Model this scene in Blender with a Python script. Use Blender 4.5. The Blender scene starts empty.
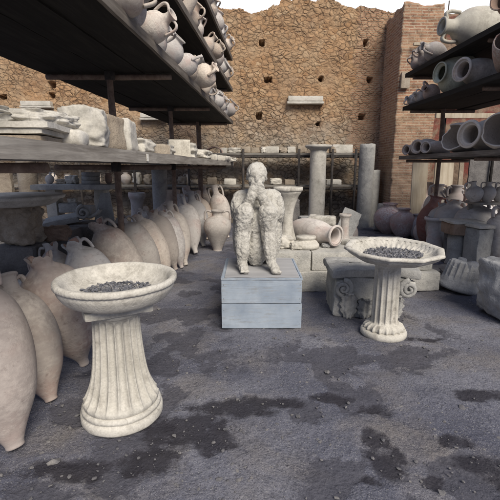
import bpy, bmesh, math, random
from mathutils import Vector, Matrix, Quaternion, noise
R = math.radians
PI = math.pi
sc = bpy.context.scene
COL = sc.collection
# ------------------------------------------------------------------ camera
H_CAM = 1.45; PITCH = R(12.0); F = 392.0
cam_d = bpy.data.cameras.new('camera'); cam = bpy.data.objects.new('camera', cam_d); COL.objects.link(cam)
cam.location = (0, 0, H_CAM); cam.rotation_euler = (PI/2 - PITCH, 0, 0)
cam_d.sensor_width = 36; cam_d.lens = 36*F/500; cam_d.clip_end = 2000; cam_d.clip_start = .05
sc.camera = cam
CP, SP = math.cos(PITCH), math.sin(PITCH)
def ray(u, v):
    x = (u-250)/F; d = (v-250)/F
    return Vector((x, CP - d*SP, -SP - d*CP))
def atz(u, v, z=0.0):
    r = ray(u, v); t = (z-H_CAM)/r.z
    return Vector((0, 0, H_CAM)) + r*t
def aty(u, v, y):
    r = ray(u, v); t = y/r.y
    return Vector((0, 0, H_CAM)) + r*t
def sstep(a, b, x):
    t = max(0., min(1., (x-a)/(b-a))); return t*t*(3-2*t)
def fbm(p, o=4):
    return noise.fractal(p, 1.0, 2.0, o)

# ------------------------------------------------------------------ materials
class NT:
    def __init__(s, name):
        s.m = bpy.data.materials.new(name); s.m.use_nodes = True
        s.t = s.m.node_tree; s.t.nodes.clear()
        s.out = s.t.nodes.new('ShaderNodeOutputMaterial'); s.b = s.t.nodes.new('ShaderNodeBsdfPrincipled')
        s.t.links.new(s.b.outputs[0], s.out.inputs[0])
        s.b.inputs['Specular IOR Level'].default_value = .25
    def n(s, typ, ins=None, **kw):
        nd = s.t.nodes.new(typ)
        for k, v in kw.items(): setattr(nd, k, v)
        for k, v in (ins or {}).items():
            if isinstance(v, bpy.types.NodeSocket): s.t.links.new(v, nd.inputs[k])
            else: nd.inputs[k].default_value = v
        return nd
    def coords(s, offs=True, scale=None):
        tc = s.n('ShaderNodeTexCoord').outputs['Object']
        if scale: tc = s.n('ShaderNodeVectorMath', {0: tc, 1: scale}, operation='MULTIPLY').outputs[0]
        if offs:
            oi = s.n('ShaderNodeObjectInfo').outputs['Random']
            k = s.n('ShaderNodeMath', {0: oi, 1: 37.0}, operation='MULTIPLY').outputs[0]
            tc = s.n('ShaderNodeVectorMath', {0: tc, 1: k}, operation='ADD').outputs[0]
        return tc
    def noise(s, vec, scale, detail=5, rough=.6, dist=0):
        return s.n('ShaderNodeTexNoise', {'Vector': vec, 'Scale': scale, 'Detail': detail, 'Roughness': rough, 'Distortion': dist}).outputs['Fac']
    def ramp(s, fac, stops):
        nd = s.n('ShaderNodeValToRGB', {'Fac': fac}); cr = nd.color_ramp
        while len(cr.elements) < len(stops): cr.elements.new(.5)
        for e, (p, c) in zip(cr.elements, stops):
            e.position = p; e.color = (*c, 1) if not isinstance(c, (int, float)) else (c, c, c, 1)
        return nd.outputs['Color']
    def mix(s, fac, a, b, blend='MIX'):
        nd = s.n('ShaderNodeMix', data_type='RGBA', blend_type=blend)
        for i, v in ((0, fac), (6, a), (7, b)):
            if isinstance(v, bpy.types.NodeSocket): s.t.links.new(v, nd.inputs[i])
            elif i == 0: nd.inputs[0].default_value = v
            else: nd.inputs[i].default_value = (*v, 1)
        return nd.outputs[2]
    def math(s, op, a, b=0.0):
        return s.n('ShaderNodeMath', {0: a, 1: b}, operation=op).outputs[0]
    def objcol(s, c):
        oc = s.n('ShaderNodeObjectInfo').outputs['Color']
        return s.mix(1.0, c, oc, 'MULTIPLY')
    def bump(s, h, strength, dist, prev=None):
        ins = {'Height': h, 'Strength': strength, 'Distance': dist}
        if prev is not None: ins['Normal'] = prev
        return s.n('ShaderNodeBump', ins).outputs[0]
    def done(s, col, rough=.9, normal=None):
        if isinstance(col, bpy.types.NodeSocket): s.t.links.new(col, s.b.inputs['Base Color'])
        else: s.b.inputs['Base Color'].default_value = (*col, 1)
        if isinstance(rough, bpy.types.NodeSocket): s.t.links.new(rough, s.b.inputs['Roughness'])
        else: s.b.inputs['Roughness'].default_value = rough
        if normal is not None: s.t.links.new(normal, s.b.inputs['Normal'])
        return s.m

def mat_rock(name, c1, c2, c3, scale=3.0, bump=.6, bd=.01, pits=True, dirt=(.10, .095, .10), dirt_amt=.5, cracks=0.):
    """general weathered stone / clay: three tones, dirt patches, fine speckle, bump"""
    t = NT(name); v = t.coords()
    n1 = t.noise(v, scale, 6, .65, .6); n2 = t.noise(v, scale*5, 5, .7); n3 = t.noise(v, scale*30, 3, .6)
    col = t.ramp(n1, [(.3, c1), (.5, c2), (.72, c3)])
    d = t.ramp(n2, [(.48, 0), (.72, dirt_amt)])
    d = t.math('MULTIPLY', d, t.ramp(t.noise(v, scale*1.4, 4), [(.35, 0), (.6, 1)]))
    col = t.mix(d, col, dirt)
    col = t.mix(t.ramp(n3, [(.3, .28), (.6, 0)]), col, (c1[0]*.45, c1[1]*.45, c1[2]*.45))
    if cracks:
        wv_ = t.n('ShaderNodeVectorMath', {0: v, 1: t.n('ShaderNodeVectorMath', {0: t.n('ShaderNodeTexNoise', {'Vector': v, 'Scale': 9.0, 'Detail': 4}).outputs['Color'], 1: (.10, .10, .10)}, operation='MULTIPLY').outputs[0]}, operation='ADD').outputs[0]
        ce = t.n('ShaderNodeTexVoronoi', {'Vector': wv_, 'Scale': 3.4}, feature='DISTANCE_TO_EDGE').outputs['Distance']
        ck = t.math('MULTIPLY', t.ramp(ce, [(.0, 1), (.009, 0)]), t.ramp(t.noise(v, 2.3, 3), [(.53, 0), (.60, 1)]))
        col = t.mix(t.math('MULTIPLY', ck, cracks), col, (.13, .115, .10))
        # grey-brown weather streaks running down
        st_ = t.noise(t.n('ShaderNodeVectorMath', {0: v, 1: (16, 16, 1.6)}, operation='MULTIPLY').outputs[0], 1.0, 5, .65)
        col = t.mix(t.ramp(st_, [(.54, 0), (.72, .55)]), col, (.30, .28, .25))
    col = t.objcol(col)
    nm = t.bump(n2, bump, bd)
    if cracks: nm = t.bump(ck, -.6, .006, nm)
    nm = t.bump(n3, bump*.7, bd*.25, nm)
    if pits:
        vo = t.n('ShaderNodeTexVoronoi', {'Vector': v, 'Scale': scale*14}).outputs['Distance']
        nm = t.bump(t.ramp(vo, [(.05, 0), (.3, 1)]), bump*.5, bd*.3, nm)
    return t.done(col, .93, nm)

def mat_clay(name, c1, c2, blush, scale=2.2):
    t = NT(name); v = t.coords()
    n1 = t.noise(v, scale, 5, .6, .8); n2 = t.noise(v, scale*9, 5, .7); n3 = t.noise(v, 90, 3, .6)
    col = t.ramp(n1, [(.32, c1), (.65, c2)])
    # the reddish blush of fired clay, in large soft patches
    bl = t.ramp(t.noise(v, 3.1, 3, .5, .3), [(.5, 0), (.72, .75)])
    col = t.mix(bl, col, blush)
    # pale lime crust and dark soot spots
    crm = t.math('MULTIPLY', t.ramp(n2, [(.42, 0), (.62, .8)]), t.ramp(t.noise(v, 1.6, 5, .65), [(.42, .1), (.58, 1)]))
    col = t.mix(crm, col, (.60, .575, .54))
    # dust and soil film gathering in uneven stains
    col = t.mix(t.ramp(t.noise(v, 4.5, 7, .72, .6), [(.54, 0), (.68, .5)]), col, (.24, .215, .20))
    sp = t.math('MULTIPLY', t.ramp(t.noise(v, 26, 4, .75), [(.56, 0), (.68, .6)]), t.ramp(n1, [(.4, 0), (.6, 1)]))
    col = t.mix(sp, col, (.16, .13, .12))
    # faint wheel-thrown rings along the axis
    wv = t.n('ShaderNodeTexWave', {'Vector': t.coords(False), 'Scale': 11.0, 'Distortion': 1.2, 'Detail': 2}, wave_type='BANDS', bands_direction='Z').outputs['Fac']
    wet = t.mix(.05, col, t.mix(wv, (.30, .26, .24), (.5, .45, .4)))
    col = t.objcol(wet)
    nm = t.bump(wv, .07, .003); nm = t.bump(n2, .3, .005, nm); nm = t.bump(crm, .35, .003, nm); nm = t.bump(n3, .3, .0012, nm)
    return t.done(col, .88, nm)

CLAY = mat_clay('buff_clay', (.38, .355, .34), (.51, .485, .46), (.44, .33, .30))
CLAY_PALE = mat_clay('pale_dusty_clay', (.46, .43, .40), (.56, .53, .50), (.46, .39, .35))
CLAY_PINK = mat_clay('pink_clay', (.34, .24, .20), (.42, .31, .26), (.40, .17, .13))
MARBLE = mat_rock('weathered_marble', (.42, .40, .35), (.60, .57, .51), (.70, .67, .61), 3.5, .45, .006, dirt=(.20, .18, .15), dirt_amt=.6)
MARBLE2 = mat_rock('clean_marble', (.44, .42, .37), (.58, .555, .50), (.68, .655, .60), 2.6, .6, .008, dirt=(.20, .18, .155), dirt_amt=.85, cracks=.5)
STONE = mat_rock('grey_stone', (.27, .27, .265), (.40, .395, .38), (.52, .51, .48), 2.4, .8, .015, dirt=(.10, .10, .11))
STONE_D = mat_rock('dark_stone', (.10, .095, .095), (.18, .17, .165), (.27, .26, .25), 2.4, .9, .02, dirt=(.06, .055, .06))
TUFA = mat_rock('tan_tufa', (.26, .21, .16), (.38, .32, .25), (.48, .42, .34), 3.0, .8, .012, dirt=(.14, .11, .09))
PLASTER = mat_rock('cast_plaster', (.44, .42, .38), (.60, .58, .53), (.70, .68, .63), 6.0, 1.0, .012, dirt=(.22, .20, .17), dirt_amt=.9, cracks=.5)
CHIPS = mat_rock('chips', (.05, .055, .07), (.16, .165, .19), (.48, .46, .44), 55, .6, .004)
RUST = mat_rock('rusty_pipe', (.14, .10, .08), (.23, .165, .13), (.33, .26, .21), 9, .5, .003, pits=False, dirt=(.05, .035, .03))
IRON = mat_rock('dark_iron', (.03, .028, .028), (.055, .05, .048), (.10, .08, .07), 9, .4, .003, pits=False, dirt=(.02, .02, .02))

def mat_wood(name, c1, c2, c3, axis='Y', gscale=1.0, paint=None):
    t = NT(name)
    sc_ = {'Y': (18, 1.2, 18), 'X': (1.2, 18, 18), 'Z': (18, 18, 1.2)}[axis]
    sc_ = tuple(a*gscale for a in sc_)
    v = t.coords(True); vs = t.n('ShaderNodeVectorMath', {0: v, 1: sc_}, operation='MULTIPLY').outputs[0]
    g = t.noise(vs, 1.6, 6, .65, .4); g2 = t.noise(vs, 7, 4, .6); l = t.noise(v, 3, 4, .6)
    col = t.ramp(g, [(.3, c1), (.5, c2), (.7, c3)])
    col = t.mix(t.ramp(l, [(.4, 0), (.7, .5)]), col, c1)
    if paint:
        wear = t.math('ADD', t.math('MULTIPLY', g2, .55), t.math('MULTIPLY', t.noise(v, 9, 6, .75), .5))
        m = t.ramp(wear, [(.55, 1), (.64, .45)])
        pc = t.ramp(t.noise(v, 5, 5, .6), [(.3, paint[0]), (.7, paint[1])])
        col = t.mix(m, col, pc)
    nm = t.bump(g, .5, .004); nm = t.bump(g2, .4, .0015, nm)
    return t.done(t.objcol(col), .85, nm)
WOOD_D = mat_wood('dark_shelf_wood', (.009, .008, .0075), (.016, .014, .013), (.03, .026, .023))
WOOD_G = mat_wood('grey_plank_wood', (.17, .152, .132), (.32, .295, .265), (.46, .43, .385))
WOOD_E = mat_wood('weathered_edge_wood', (.09, .075, .065), (.16, .14, .12), (.27, .24, .21))
WOOD_T = mat_wood('tan_board_wood', (.33, .27, .20), (.46, .40, .31), (.56, .50, .40), 'Z', .7)
CRATE = mat_wood('painted_crate_wood', (.20, .20, .20), (.30, .30, .30), (.42, .42, .42), 'X', .8, ((.25, .30, .37), (.38, .435, .50)))

def mat_ground():
    t = NT('packed_earth'); v = t.coords(False)
    n1 = t.noise(v, .9, 7, .62, .5); n2 = t.noise(v, 5.5, 7, .7, .3); n3 = t.noise(v, 42, 4, .7); n4 = t.noise(v, 150, 2, .6)
    col = t.ramp(n1, [(.32, (.068, .072, .102)), (.48, (.122, .125, .158)), (.64, (.205, .206, .238))])
    tan = t.ramp(t.noise(v, 1.7, 6, .6, .4), [(.48, 0), (.66, .6)])
    col = t.mix(tan, col, (.20, .178, .16))
    col = t.mix(t.ramp(n3, [(.36, .5), (.50, 0)]), col, (.045, .047, .065))
    col = t.mix(t.ramp(n4, [(.57, 0), (.70, .6)]), col, (.36, .35, .34))
    col = t.mix(t.ramp(n4, [(.30, .75), (.43, 0)]), col, (.035, .035, .048))
    # broken dark crust in ragged islands
    ca = t.n('ShaderNodeAttribute', attribute_name='crust').outputs['Fac']
    cf = t.math('ADD', ca, t.math('MULTIPLY', t.math('SUBTRACT', t.noise(v, 15, 9, .82), .5), 2.6))
    cf = t.math('ADD', cf, t.math('MULTIPLY', t.math('SUBTRACT', t.noise(v, 55, 4, .7), .5), 1.1))
    crf = t.ramp(cf, [(.40, 0), (.72, .8)])
    col = t.mix(crf, col, t.mix(n3, (.034, .034, .046), (.105, .104, .125)))
    damp = t.n('ShaderNodeAttribute', attribute_name='damp').outputs['Fac']
    dm = t.math('ADD', damp, t.math('ADD', t.math('MULTIPLY', t.math('SUBTRACT', t.noise(v, 7.5, 10, .75), .5), 1.9), t.math('MULTIPLY', t.math('SUBTRACT', n3, .5), .5)))
    dmf = t.ramp(dm, [(.42, 0), (.78, .88)])
    col = t.mix(dmf, col, (.026, .024, .031))
    vo = t.n('ShaderNodeTexVoronoi', {'Vector': v, 'Scale': 46.0}).outputs['Distance']
    nm = t.bump(crf, -.7, .012); nm = t.bump(n2, .9, .03, nm); nm = t.bump(t.ramp(vo, [(.1, 1), (.45, 0)]), .35, .006, nm); nm = t.bump(n3, .8, .008, nm); nm = t.bump(n4, .6, .002, nm)
    return t.done(col, t.ramp(dmf, [(0, .93), (1, .62)]), nm)
GROUND = mat_ground()

def mat_wall():
    t = NT('rubble_masonry'); v = t.coords(False)
    tint = t.n('ShaderNodeAttribute', attribute_name='tint').outputs['Fac']
    mort = t.n('ShaderNodeAttribute', attribute_name='joint').outputs['Fac']
    hgt = t.n('ShaderNodeSeparateXYZ', {0: v}).outputs['Z']
    n1 = t.noise(v, 1.2, 6, .6, .4); n2 = t.noise(v, 14, 5, .7); n3 = t.noise(v, 60, 3, .6)
    wv0 = t.n('ShaderNodeVectorMath', {0: v, 1: t.n('ShaderNodeVectorMath', {0: t.n('ShaderNodeTexNoise', {'Vector': v, 'Scale': 5.0, 'Detail': 5, 'Roughness': .65}).outputs['Color'], 1: (.16, .0, .13)}, operation='MULTIPLY').outputs[0]}, operation='ADD').outputs[0]
    wv1 = t.n('ShaderNodeVectorMath', {0: wv0, 1: (7.6, 0, 10.6)}, operation='MULTIPLY').outputs[0]
    ved = t.n('ShaderNodeTexVoronoi', {'Vector': wv1, 'Scale': 1.0}, feature='DISTANCE_TO_EDGE').outputs['Distance']
    vcl = t.n('ShaderNodeTexVoronoi', {'Vector': wv1, 'Scale': 1.0}).outputs['Color']
    tint = t.n('ShaderNodeSeparateColor', {0: vcl}).outputs[0]
    jn = t.math('ADD', ved, t.math('MULTIPLY', t.math('SUBTRACT', t.noise(v, 9, 5, .7), .5), .22))
    jm = t.ramp(t.noise(v, 1.9, 5, .65), [(.36, .12), (.62, 1)]); mort = t.math('MULTIPLY', t.ramp(jn, [(.0, 1), (.11, 0)]), jm)
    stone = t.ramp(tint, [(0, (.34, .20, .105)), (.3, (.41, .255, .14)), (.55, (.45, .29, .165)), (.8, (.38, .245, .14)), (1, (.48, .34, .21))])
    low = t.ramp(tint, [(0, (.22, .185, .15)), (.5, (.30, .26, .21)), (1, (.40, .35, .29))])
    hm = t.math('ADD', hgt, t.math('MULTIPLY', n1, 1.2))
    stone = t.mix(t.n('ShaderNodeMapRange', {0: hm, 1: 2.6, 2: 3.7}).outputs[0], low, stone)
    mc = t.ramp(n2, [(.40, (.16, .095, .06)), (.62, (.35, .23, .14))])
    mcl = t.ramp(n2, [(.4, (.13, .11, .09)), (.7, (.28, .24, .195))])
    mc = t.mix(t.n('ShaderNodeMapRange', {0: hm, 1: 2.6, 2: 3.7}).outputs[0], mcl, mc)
    col = t.mix(mort, stone, mc)
    col = t.mix(t.ramp(t.noise(v, 2.1, 6, .65), [(.46, 0), (.64, .7)]), col, (.40, .285, .18))
    col = t.mix(t.ramp(t.noise(v, .8, 6, .7), [(.50, 0), (.66, .45)]), col, (.20, .12, .08))
    col = t.mix(t.ramp(n2, [(.28, .7), (.45, 0)]), col, (.09, .06, .045))
    # brick repairs on the right part of the wall
    cx = t.n('ShaderNodeSeparateXYZ', {0: v}).outputs['X']
    bm_ = t.ramp(t.math('ADD', t.n('ShaderNodeMapRange', {0: cx, 1: 1.9, 2: 3.3}).outputs[0], t.math('MULTIPLY', t.math('SUBTRACT', t.noise(v, 1.6, 5, .6), .5), 1.6)), [(.46, 0), (.60, .62)])
    vb = t.n('ShaderNodeCombineXYZ', {0: cx, 1: hgt}).outputs[0]
    bt = t.n('ShaderNodeTexBrick', {'Vector': vb, 'Color1': (.40, .21, .13, 1), 'Color2': (.33, .17, .11, 1), 'Mortar': (.36, .27, .19, 1), 'Scale': 1.0, 'Mortar Size': .012, 'Bias': 0, 'Brick Width': .22, 'Row Height': .047})
    col = t.mix(bm_, col, bt.outputs['Color'])
    nm = t.bump(t.math('MULTIPLY', t.ramp(jn, [(.0, 0), (.12, .8), (.4, 1)]), jm), 1.0, .032); nm = t.bump(tint, .5, .02, nm); nm = t.bump(n2, .7, .02, nm); nm = t.bump(n3, .6, .006, nm)
    nm = t.bump(t.math('MULTIPLY', bt.outputs['Fac'], bm_), -.8, .02, nm)
    return t.done(col, .95, nm)
WALL = mat_wall()

def mat_brick():
    t = NT('thin_roman_brick'); v = t.coords(False)
    s = t.n('ShaderNodeSeparateXYZ', {0: v})
    w = t.math('ADD', s.outputs['X'], s.outputs['Y'])
    wob = t.math('MULTIPLY', t.math('SUBTRACT', t.noise(v, 2.5, 3), .5), .03)
    vb = t.n('ShaderNodeCombineXYZ', {0: w, 1: t.math('ADD', s.outputs['Z'], wob)}).outputs[0]
    bt = t.n('ShaderNodeTexBrick', {'Vector': vb, 'Color1': (.40, .225, .14, 1), 'Color2': (.26, .13, .085, 1), 'Mortar': (.42, .33, .24, 1), 'Scale': 1.0, 'Mortar Size': .013, 'Mortar Smooth': .3, 'Bias': -.1, 'Brick Width': .26, 'Row Height': .058}, offset_frequency=2)
    n1 = t.noise(v, 1.3, 6, .65); n2 = t.noise(v, 16, 5, .7)
    col = t.mix(t.ramp(n1, [(.45, 0), (.7, .6)]), bt.outputs['Color'], (.40, .29, .19))
    col = t.mix(t.ramp(n2, [(.3, .8), (.45, 0)]), col, (.10, .06, .045))
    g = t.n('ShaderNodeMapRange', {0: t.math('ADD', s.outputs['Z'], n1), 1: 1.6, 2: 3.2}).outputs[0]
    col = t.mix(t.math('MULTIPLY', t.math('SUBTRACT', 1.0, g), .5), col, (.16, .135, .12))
    nm = t.bump(bt.outputs['Fac'], -1.0, .02); nm = t.bump(n2, .9, .02, nm)
    return t.done(col, .94, nm)
BRICK = mat_brick()
def mat_redplaster():
    t = NT('red_plaster'); v = t.coords(False)
    n1 = t.noise(v, 1.6, 7, .7, .5); n2 = t.noise(v, 12, 5, .7)
    col = t.ramp(n1, [(.40, (.17, .05, .04)), (.46, (.20, .08, .06)), (.54, (.25, .18, .13)), (.8, (.20, .15, .11))])
    col = t.mix(t.ramp(n2, [(.3, .8), (.5, 0)]), col, (.09, .06, .05))
    return t.done(col, .95, t.bump(n2, .9, .02))
REDPL = mat_redplaster()

# ------------------------------------------------------------------ object helpers
def link(name, me, mat=None, parent=None, smooth=True):
    o = bpy.data.objects.new(name, me); COL.objects.link(o)
    if mat is not None and not me.materials: me.materials.append(mat)
    if smooth and len(me.polygons): me.polygons.foreach_set('use_smooth', [True]*len(me.polygons))
    if parent is not None: o.parent = parent
    return o
def tomesh(bm, name='mesh'):
    me = bpy.data.meshes.new(name); bm.normal_update(); bm.to_mesh(me); bm.free(); return me
def tag(o, label, cat, group=None, kind=None):
    o['label'] = label; o['category'] = cat
    if group: o['group'] = group
    if kind: o['kind'] = kind
    return o
def empty(name, loc, label, cat, group=None, rot=None):
    o = bpy.data.objects.new(name, None); COL.objects.link(o); o.location = loc; o.empty_display_size = .1
    if rot is not None: o.rotation_mode = 'QUATERNION'; o.rotation_quaternion = rot
    return tag(o, label, cat, group)
def single(name, me, mat, label, cat, group=None, loc=(0, 0, 0), rz=0, smooth=True, color=None):
    o = link(name, me, mat, None, smooth); o.location = loc; o.rotation_euler = (0, 0, rz)
    if color: o.color = (*color, 1)
    return tag(o, label, cat, group)

def revolve(profile, seg=40, rfun=None, bm=None, closed_top=False):
    """profile [(r,z)...]; rfun(th, r, z, i) -> (r, z)"""
    bm = bm or bmesh.new(); rings = []
    for i, (r, z) in enumerate(profile):
        if r < 1e-5: rings.append([bm.verts.new((0, 0, z))]); continue
        ring = []
        for k in range(seg):
            th = 2*PI*k/seg; rr, zz = (rfun(th, r, z, i) if rfun else (r, z))
            ring.append(bm.verts.new((rr*math.cos(th), rr*math.sin(th), zz)))
        rings.append(ring)
    for a, b in zip(rings, rings[1:]):
        if len(a) == 1 and len(b) == 1: continue
        for k in range(seg):
            k2 = (k+1) % seg
            if len(a) == 1: bm.faces.new((a[0], b[k2], b[k]))
            elif len(b) == 1: bm.faces.new((a[k], a[k2], b[0]))
            else: bm.faces.new((a[k], a[k2], b[k2], b[k]))
    return bm
def smooth_profile(pts, n=5):
    """Catmull-Rom through the points"""
    out = []
    P = [pts[0]] + list(pts) + [pts[-1]]
    for i in range(1, len(P)-2):
        p0, p1, p2, p3 = [Vector(p) for p in P[i-1:i+3]]
        for k in range(n):
            t = k/n
            q = .5*((2*p1) + (-p0+p2)*t + (2*p0-5*p1+4*p2-p3)*t*t + (-p0+3*p1-3*p2+p3)*t**3)
            out.append((max(q.x, 0), q.y))
    out.append(tuple(pts[-1])); return out
def tube(pts, rad, seg=8, bm=None, sub=4, flat=1.0):
    bm = bm or bmesh.new()
    P3 = [Vector(p) for p in pts]
    if sub > 1:
        Q = [P3[0]] + P3 + [P3[-1]]; cur = []
        for i in range(1, len(Q)-2):
            p0, p1, p2, p3 = Q[i-1:i+3]
            for k in range(sub):
                t = k/sub
                cur.append(.5*((2*p1) + (-p0+p2)*t + (2*p0-5*p1+4*p2-p3)*t*t + (-p0+3*p1-3*p2+p3)*t**3))
        cur.append(P3[-1]); P3 = cur
    n = len(P3); rings = []
    up = Vector((0, 0, 1)); side = None
    for i, p in enumerate(P3):
        d = (P3[min(i+1, n-1)] - P3[max(i-1, 0)]).normalized()
        if side is None:
            side = d.cross(up)
            if side.length < .1: side = d.cross(Vector((1, 0, 0)))
        side = (side - d*side.dot(d)).normalized(); w = d.cross(side)
        rr = rad(i/(n-1)) if callable(rad) else rad
        rings.append([bm.verts.new(p + side*math.cos(2*PI*k/seg)*rr*flat + w*math.sin(2*PI*k/seg)*rr) for k in range(seg)])
    for a, b in zip(rings, rings[1:]):
        for k in range(seg):
            bm.faces.new((a[k], a[(k+1) % seg], b[(k+1) % seg], b[k]))
    bm.faces.new(rings[0][::-1]); bm.faces.new(rings[-1]); return bm
def rough_bm(bm, amp, freq, seed=0, oct=4):
    off = Vector((seed*7.31, seed*3.17, seed*1.93)); bm.normal_update()
    ds = [(v, v.normal*amp*fbm(v.co*freq+off, oct)) for v in bm.verts]
    for v, d in ds: v.co += d
    return bm
def slab(dx, dy, dz, cut=.03, amp=.006, freq=6, seed=0, bev=.008, maxn=26, taper=0., z0=0):
    """a stone or timber block: subdivided box with worn edges and uneven faces, base at z=z0, centred in x,y"""
    bm = bmesh.new()
    nx, ny, nz = [max(1, min(maxn, int(round(d/cut)))) for d in (dx, dy, dz)]
    vs = {}
    def vert(i, j, k):
        key = (i, j, k)
        if key not in vs:
            vs[key] = bm.verts.new(((i/nx-.5)*dx, (j/ny-.5)*dy, z0+k/nz*dz))
        return vs[key]
    for i in range(nx):
        for j in range(ny):
            bm.faces.new((vert(i, j, 0), vert(i, j+1, 0), vert(i+1, j+1, 0), vert(i+1, j, 0)))
            bm.faces.new((vert(i, j, nz), vert(i+1, j, nz), vert(i+1, j+1, nz), vert(i, j+1, nz)))
    for i in range(nx):
        for k in range(nz):
            bm.faces.new((vert(i, 0, k), vert(i+1, 0, k), vert(i+1, 0, k+1), vert(i, 0, k+1)))
            bm.faces.new((vert(i, ny, k), vert(i, ny, k+1), vert(i+1, ny, k+1), vert(i+1, ny, k)))
    for j in range(ny):
        for k in range(nz):
            bm.faces.new((vert(0, j, k), vert(0, j, k+1), vert(0, j+1, k+1), vert(0, j+1, k)))
            bm.faces.new((vert(nx, j, k), vert(nx, j+1, k), vert(nx, j+1, k+1), vert(nx, j, k+1)))
    off = Vector((seed*5.1, seed*2.7, seed*9.3))
    h = Vector((dx/2, dy/2, dz/2)); c = Vector((0, 0, z0+dz/2))
    for v in bm.verts:
        p = v.co - c
        e = [max(0., abs(p[a])-(h[a]-bev)) for a in range(3)]
        l = math.sqrt(sum(q*q for q in e))
        if l > bev:
            for a in range(3): 
                if e[a] > 0: p[a] = math.copysign(h[a]-bev + e[a]/l*bev, p[a])
        if taper: 
            f = 1 - taper*((p.z+h.z)/dz); p.x *= f; p.y *= f
        q = Vector((fbm(p*freq+off), fbm(p*freq+off+Vector((11, 0, 0))), fbm(p*freq+off+Vector((0, 23, 0)))))
        chip = max(0, noise.noise(p*freq*.6+off*2)-.25)*amp*3
        v.co = c + p*(1 - chip/max(.05, p.length)) + q*amp
    bm.normal_update()
    for e in bm.edges:
        if len(e.link_faces) == 2 and e.calc_face_angle(0) > R(34): e.smooth = False
    return bm
def rock(dx, dy, dz, seed=0, amp=.22, cuts=14, freq=1.6, bottom=True):
    bm = bmesh.new(); bmesh.ops.create_cube(bm, size=2)
    bmesh.ops.subdivide_edges(bm, edges=bm.edges[:], cuts=cuts, use_grid_fill=True)
    off = Vector((seed*3.7, seed*8.1, seed*1.3))
    for v in bm.verts:
        p = v.co.copy(); s = p.normalized(); p = p.lerp(s*1.15, .42)
        n = fbm(p*freq+off, 5); vd = noise.voronoi(p*1.5+off)[0]
        p *= 1 + amp*n - amp*.5*(.5-min(.5, vd[1]-vd[0]))
        p.x *= dx/2; p.y *= dy/2; p.z = (p.z+1)*dz/2
        if bottom and p.z < 0: p.z = 0
        v.co = p
    return bm
def quat_to(d, roll=0):
    return Vector((0, 0, 1)).rotation_difference(Vector(d).normalized()) @ Quaternion((0, 0, 1), roll)

# ------------------------------------------------------------------ setting: ground
def axis(lo, hi, f0, f1, mid):
    a = [];
    return a
xs = [-600, -150, -40, -15, -8, -5.5, -4.4] + [-3.6+.022*i for i in range(int(7.2/.022)+1)] + [3.9, 4.6, 5.5, 8, 15, 40, 150, 600]
ys = [-600, -150, -40, -12, -4, -1.5, -.4, .2, .6]
y = .8
while y < 10.6: ys.append(y); y += .012 + .0042*(y-.8)*1.6
ys += [11, 13, 20, 50, 160, 600]
BL = [  # damp patches: pixel centre, half size in metres along x and y
    (185, 430, .30, .16), (232, 408, .28, .11), (275, 402, .18, .07), (212, 440, .13, .10), (150, 462, .20, .10),
    (375, 440, .07, .10), (383, 462, .085, .11), (372, 480, .06, .05), (395, 455, .05, .06),
    (455, 440, .08, .06), (480, 462, .15, .07), (498, 475, .1, .06), (430, 483, .09, .03), (250, 405, .12, .12),
    (372, 408, .10, .05), (480, 395, .2, .06), (430, 340, .22, .06), (60, 470, .25, .08), (330, 398, .16, .06)]
BLW = [(atz(u, v), a, b) for u, v, a, b in BL]
gm = bpy.data.meshes.new('ground'); verts = []; damp = []; crust = []
for yy in ys:
    for xx in xs:
        n = fbm(Vector((xx*.9, yy*.9, 0)), 5); n2 = fbm(Vector((xx*6, yy*6, 3)), 4)
        inside = abs(xx) < 3.7 and .5 < yy < 10.6
        z = (.018*n + .007*n2 + .006*max(0, fbm(Vector((xx*22, yy*22, 5)), 3))) if inside else 0
        d = 0
        if inside:
            wx = xx + .05*fbm(Vector((xx*7, yy*7, 9)), 4); wy = yy + .05*fbm(Vector((xx*7, yy*7, 19)), 4)
            for c, a, b in BLW:
                q = ((wx-c.x)/a)**2 + ((wy-c.y)/b)**2
                if q < 2.5: d = max(d, 1-.5*q)
            z -= .006*sstep(.35, .6, d)
        k = 0
        if inside:
            k = sstep(.0, .16, fbm(Vector((xx*2.3, yy*2.3, 41)), 6)) * sstep(-.25, .15, noise.noise(Vector((xx*.8, yy*.8, 17))))
            z -= .010*k
        crust.append(k); verts.append((xx, yy, z)); damp.append(d)
nx = len(xs); faces = [(j*nx+i, j*nx+i+1, (j+1)*nx+i+1, (j+1)*nx+i) for j in range(len(ys)-1) for i in range(nx-1)]
gm.from_pydata(verts, [], faces); gm.attributes.new('damp', 'FLOAT', 'POINT').data.foreach_set('value', damp)
gm.attributes.new('crust', 'FLOAT', 'POINT').data.foreach_set('value', crust)
g = link('ground', gm, GROUND); g['kind'] = 'structure'
tag(g, 'bare packed earth floor with dark damp patches', 'ground', kind='structure')

# ------------------------------------------------------------------ back wall
WY = 10.3
TOP = [(-9, 3.9), (-7, 4.0), (-6.5, 4.16), (-6.0, 4.28), (-5, 4.35), (-4, 4.8), (-3, 5.1), (-1.2, 5.28), (-.6, 5.12), (.1, 5.04), (.5, 5.12), (.8, 5.32), (1.9, 5.34), (2.2, 5.22), (2.6, 5.17), (3.6, 5.0)]
def topz(x):
    for (a, za), (b, zb) in zip(TOP, TOP[1:]):
        if a <= x <= b: return za + (zb-za)*(x-a)/(b-a)
    return TOP[-1][1]
HOLES = [(262, 43, .055, .075), (366, 43, .055, .075), (268, 80, .10, .055), (321, 79, .06, .06), (370, 80, .07, .06), (259, 116, .07, .08), (362, 117, .08, .07), (52, 85, .09, .08), (52, 95.5, .06, .06), (2, 97, .12, .06), (318, 124, .05, .05)]
HW = [(aty(u, v, WY), a, b) for u, v, a, b in HOLES]
LEDGE = []
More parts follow.
